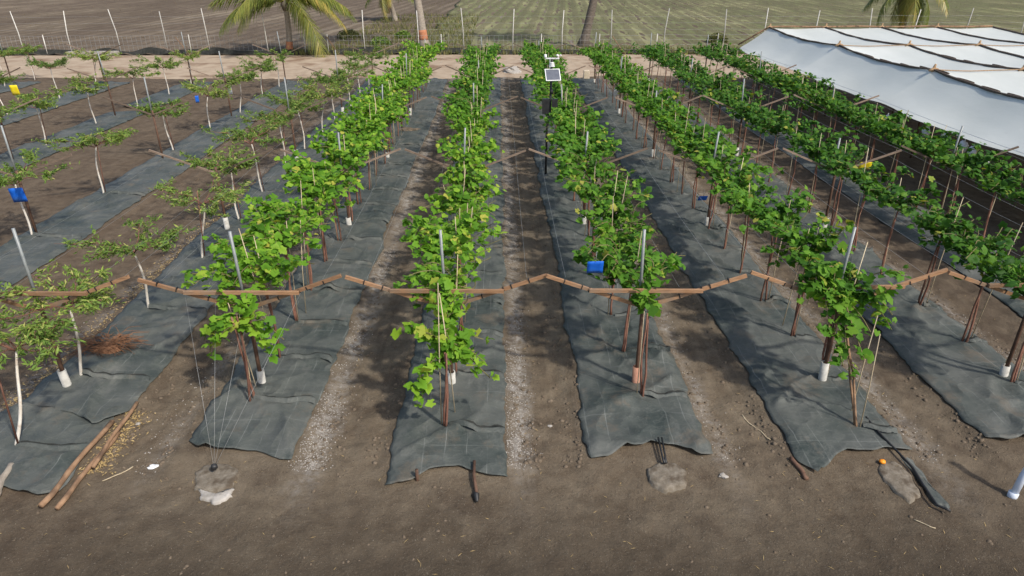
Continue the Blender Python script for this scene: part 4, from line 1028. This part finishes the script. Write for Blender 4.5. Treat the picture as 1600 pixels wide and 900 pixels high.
X2 = -5.1 + RNG.normal(0, .10, 500) - .3 * 0; Y2 = RNG.uniform(6.7, 8.0, 500); X = np.concatenate([X, X2]); Y = np.concatenate([Y, Y2])
spread('dead_leaves', 'fallen yellow-brown leaves along the left mat', 'litter', TS, X, Y, RNG.uniform(.025, .06, len(X)), M['deadleaf'], .012, True)
# field grass and stubble
def tufts(name, label, xa, xb, ya, yb, n, mat, h0, h1, extra=None):
    X = RNG.uniform(xa, xb, n); Y = ya + (yb - ya) * RNG.uniform(0, 1, n) ** 1.5
    if extra is not None: k = extra(X, Y); X, Y = X[k], Y[k]
    T = np.array([(-.06, 0, 0), (.06, 0, 0), (.25, .1, 1), (0, -.06, 0), (0, .06, 0), (-.2, .15, .8), (.05, .05, 0), (-.05, -.05, 0), (.1, -.3, .9)]); F = np.array([(0, 1, 2), (3, 4, 5), (6, 7, 8)])
    k = len(X); a = RNG.uniform(0, 6.28, k); R = np.zeros((k, 3, 3)); R[:, 0, 0] = np.cos(a); R[:, 0, 1] = -np.sin(a); R[:, 1, 0] = np.sin(a); R[:, 1, 1] = np.cos(a); R[:, 2, 2] = 1
    me = scatter_mesh(name, (T, F), np.stack([X, Y, np.full(k, .02)], 1), R, RNG.uniform(h0, h1, k), np.clip(RNG.normal(.5, .28, k), 0, 1), mat)
    return tag(link(name, me), label, 'grass', None, 'stuff')
def rowsel(X, Y):
    u = X * math.cos(math.radians(-5)) + Y * math.sin(math.radians(-5)); return (np.sin(u * 2 * math.pi / 1.45 + 3 * fbm(X * .1, Y * .1, 6)) + RNG.normal(0, .6, len(X))) > .2
tufts('field_grass', 'rows of pale green stubble grass in the field beyond the fence', -9, 75, 48, 118, 26000, M['grass'], .08, .22, rowsel)
tufts('dry_grass', 'dry yellow grass patch between the two field parts behind the palms', -12, -2, 48.2, 80, 2600, M['grass'], .15, .5)
tufts('verge_grass', 'weeds growing along the fence and the road verge', -14, 40, 46.8, 50, 2600, M['grass'], .15, .5)
tufts('field_straw', 'dry straw wisps on the dark ploughed field', -75, -7, 48, 118, 2600, M['frond_dry'], .08, .22)
# bushes by the fence near the palms
for q, (px, py, rr, lab) in enumerate(((595, 72, .8, 'green weedy bush by the fence between the two palm trunks'), (545, 60, .9, 'brownish bush behind the fence right of the banded palm'), (630, 60, .7, 'dry yellow-green bush left of the leaning pale palm trunk'),
                                  (1120, 66, .8, 'green weedy bush by the fence behind the sixth vine row'))):
    x, y = at(px, py); y = max(y, 48.4); rng = np.random.default_rng(q + 5); k = 900
    o = thing('bush', (x, y, 0), lab, 'bush', 'bushes by the fence'); d = rng.normal(0, 1, (k, 3)); d /= np.linalg.norm(d, axis=1, keepdims=True); P = d * rng.uniform(.45, 1.05, (k, 1)) * rr; P[:, 2] = np.abs(P[:, 2]) * .8
    me = scatter_mesh('foliage', TS, P, frames(np.array([0, 0, .6])[None] + rng.normal(0, .6, (k, 3)), rng.normal(0, 1, (k, 3))), rng.uniform(.12, .28, k), np.clip(rng.normal(.4, .2, k), 0, 1), M['leaf_t'] if q % 2 == 0 else M['grass'])
    tag(link('foliage', me, o), kind='stuff')
    b = MB()
    for s in range(7): b.tube([(0, 0, -.05), (P[s][0] * .5, P[s][1] * .5, P[s][2] * .6), tuple(P[s])], [.02, .013, .006], 4, caps=False)
    b.build('stems', M['trunk'], o)
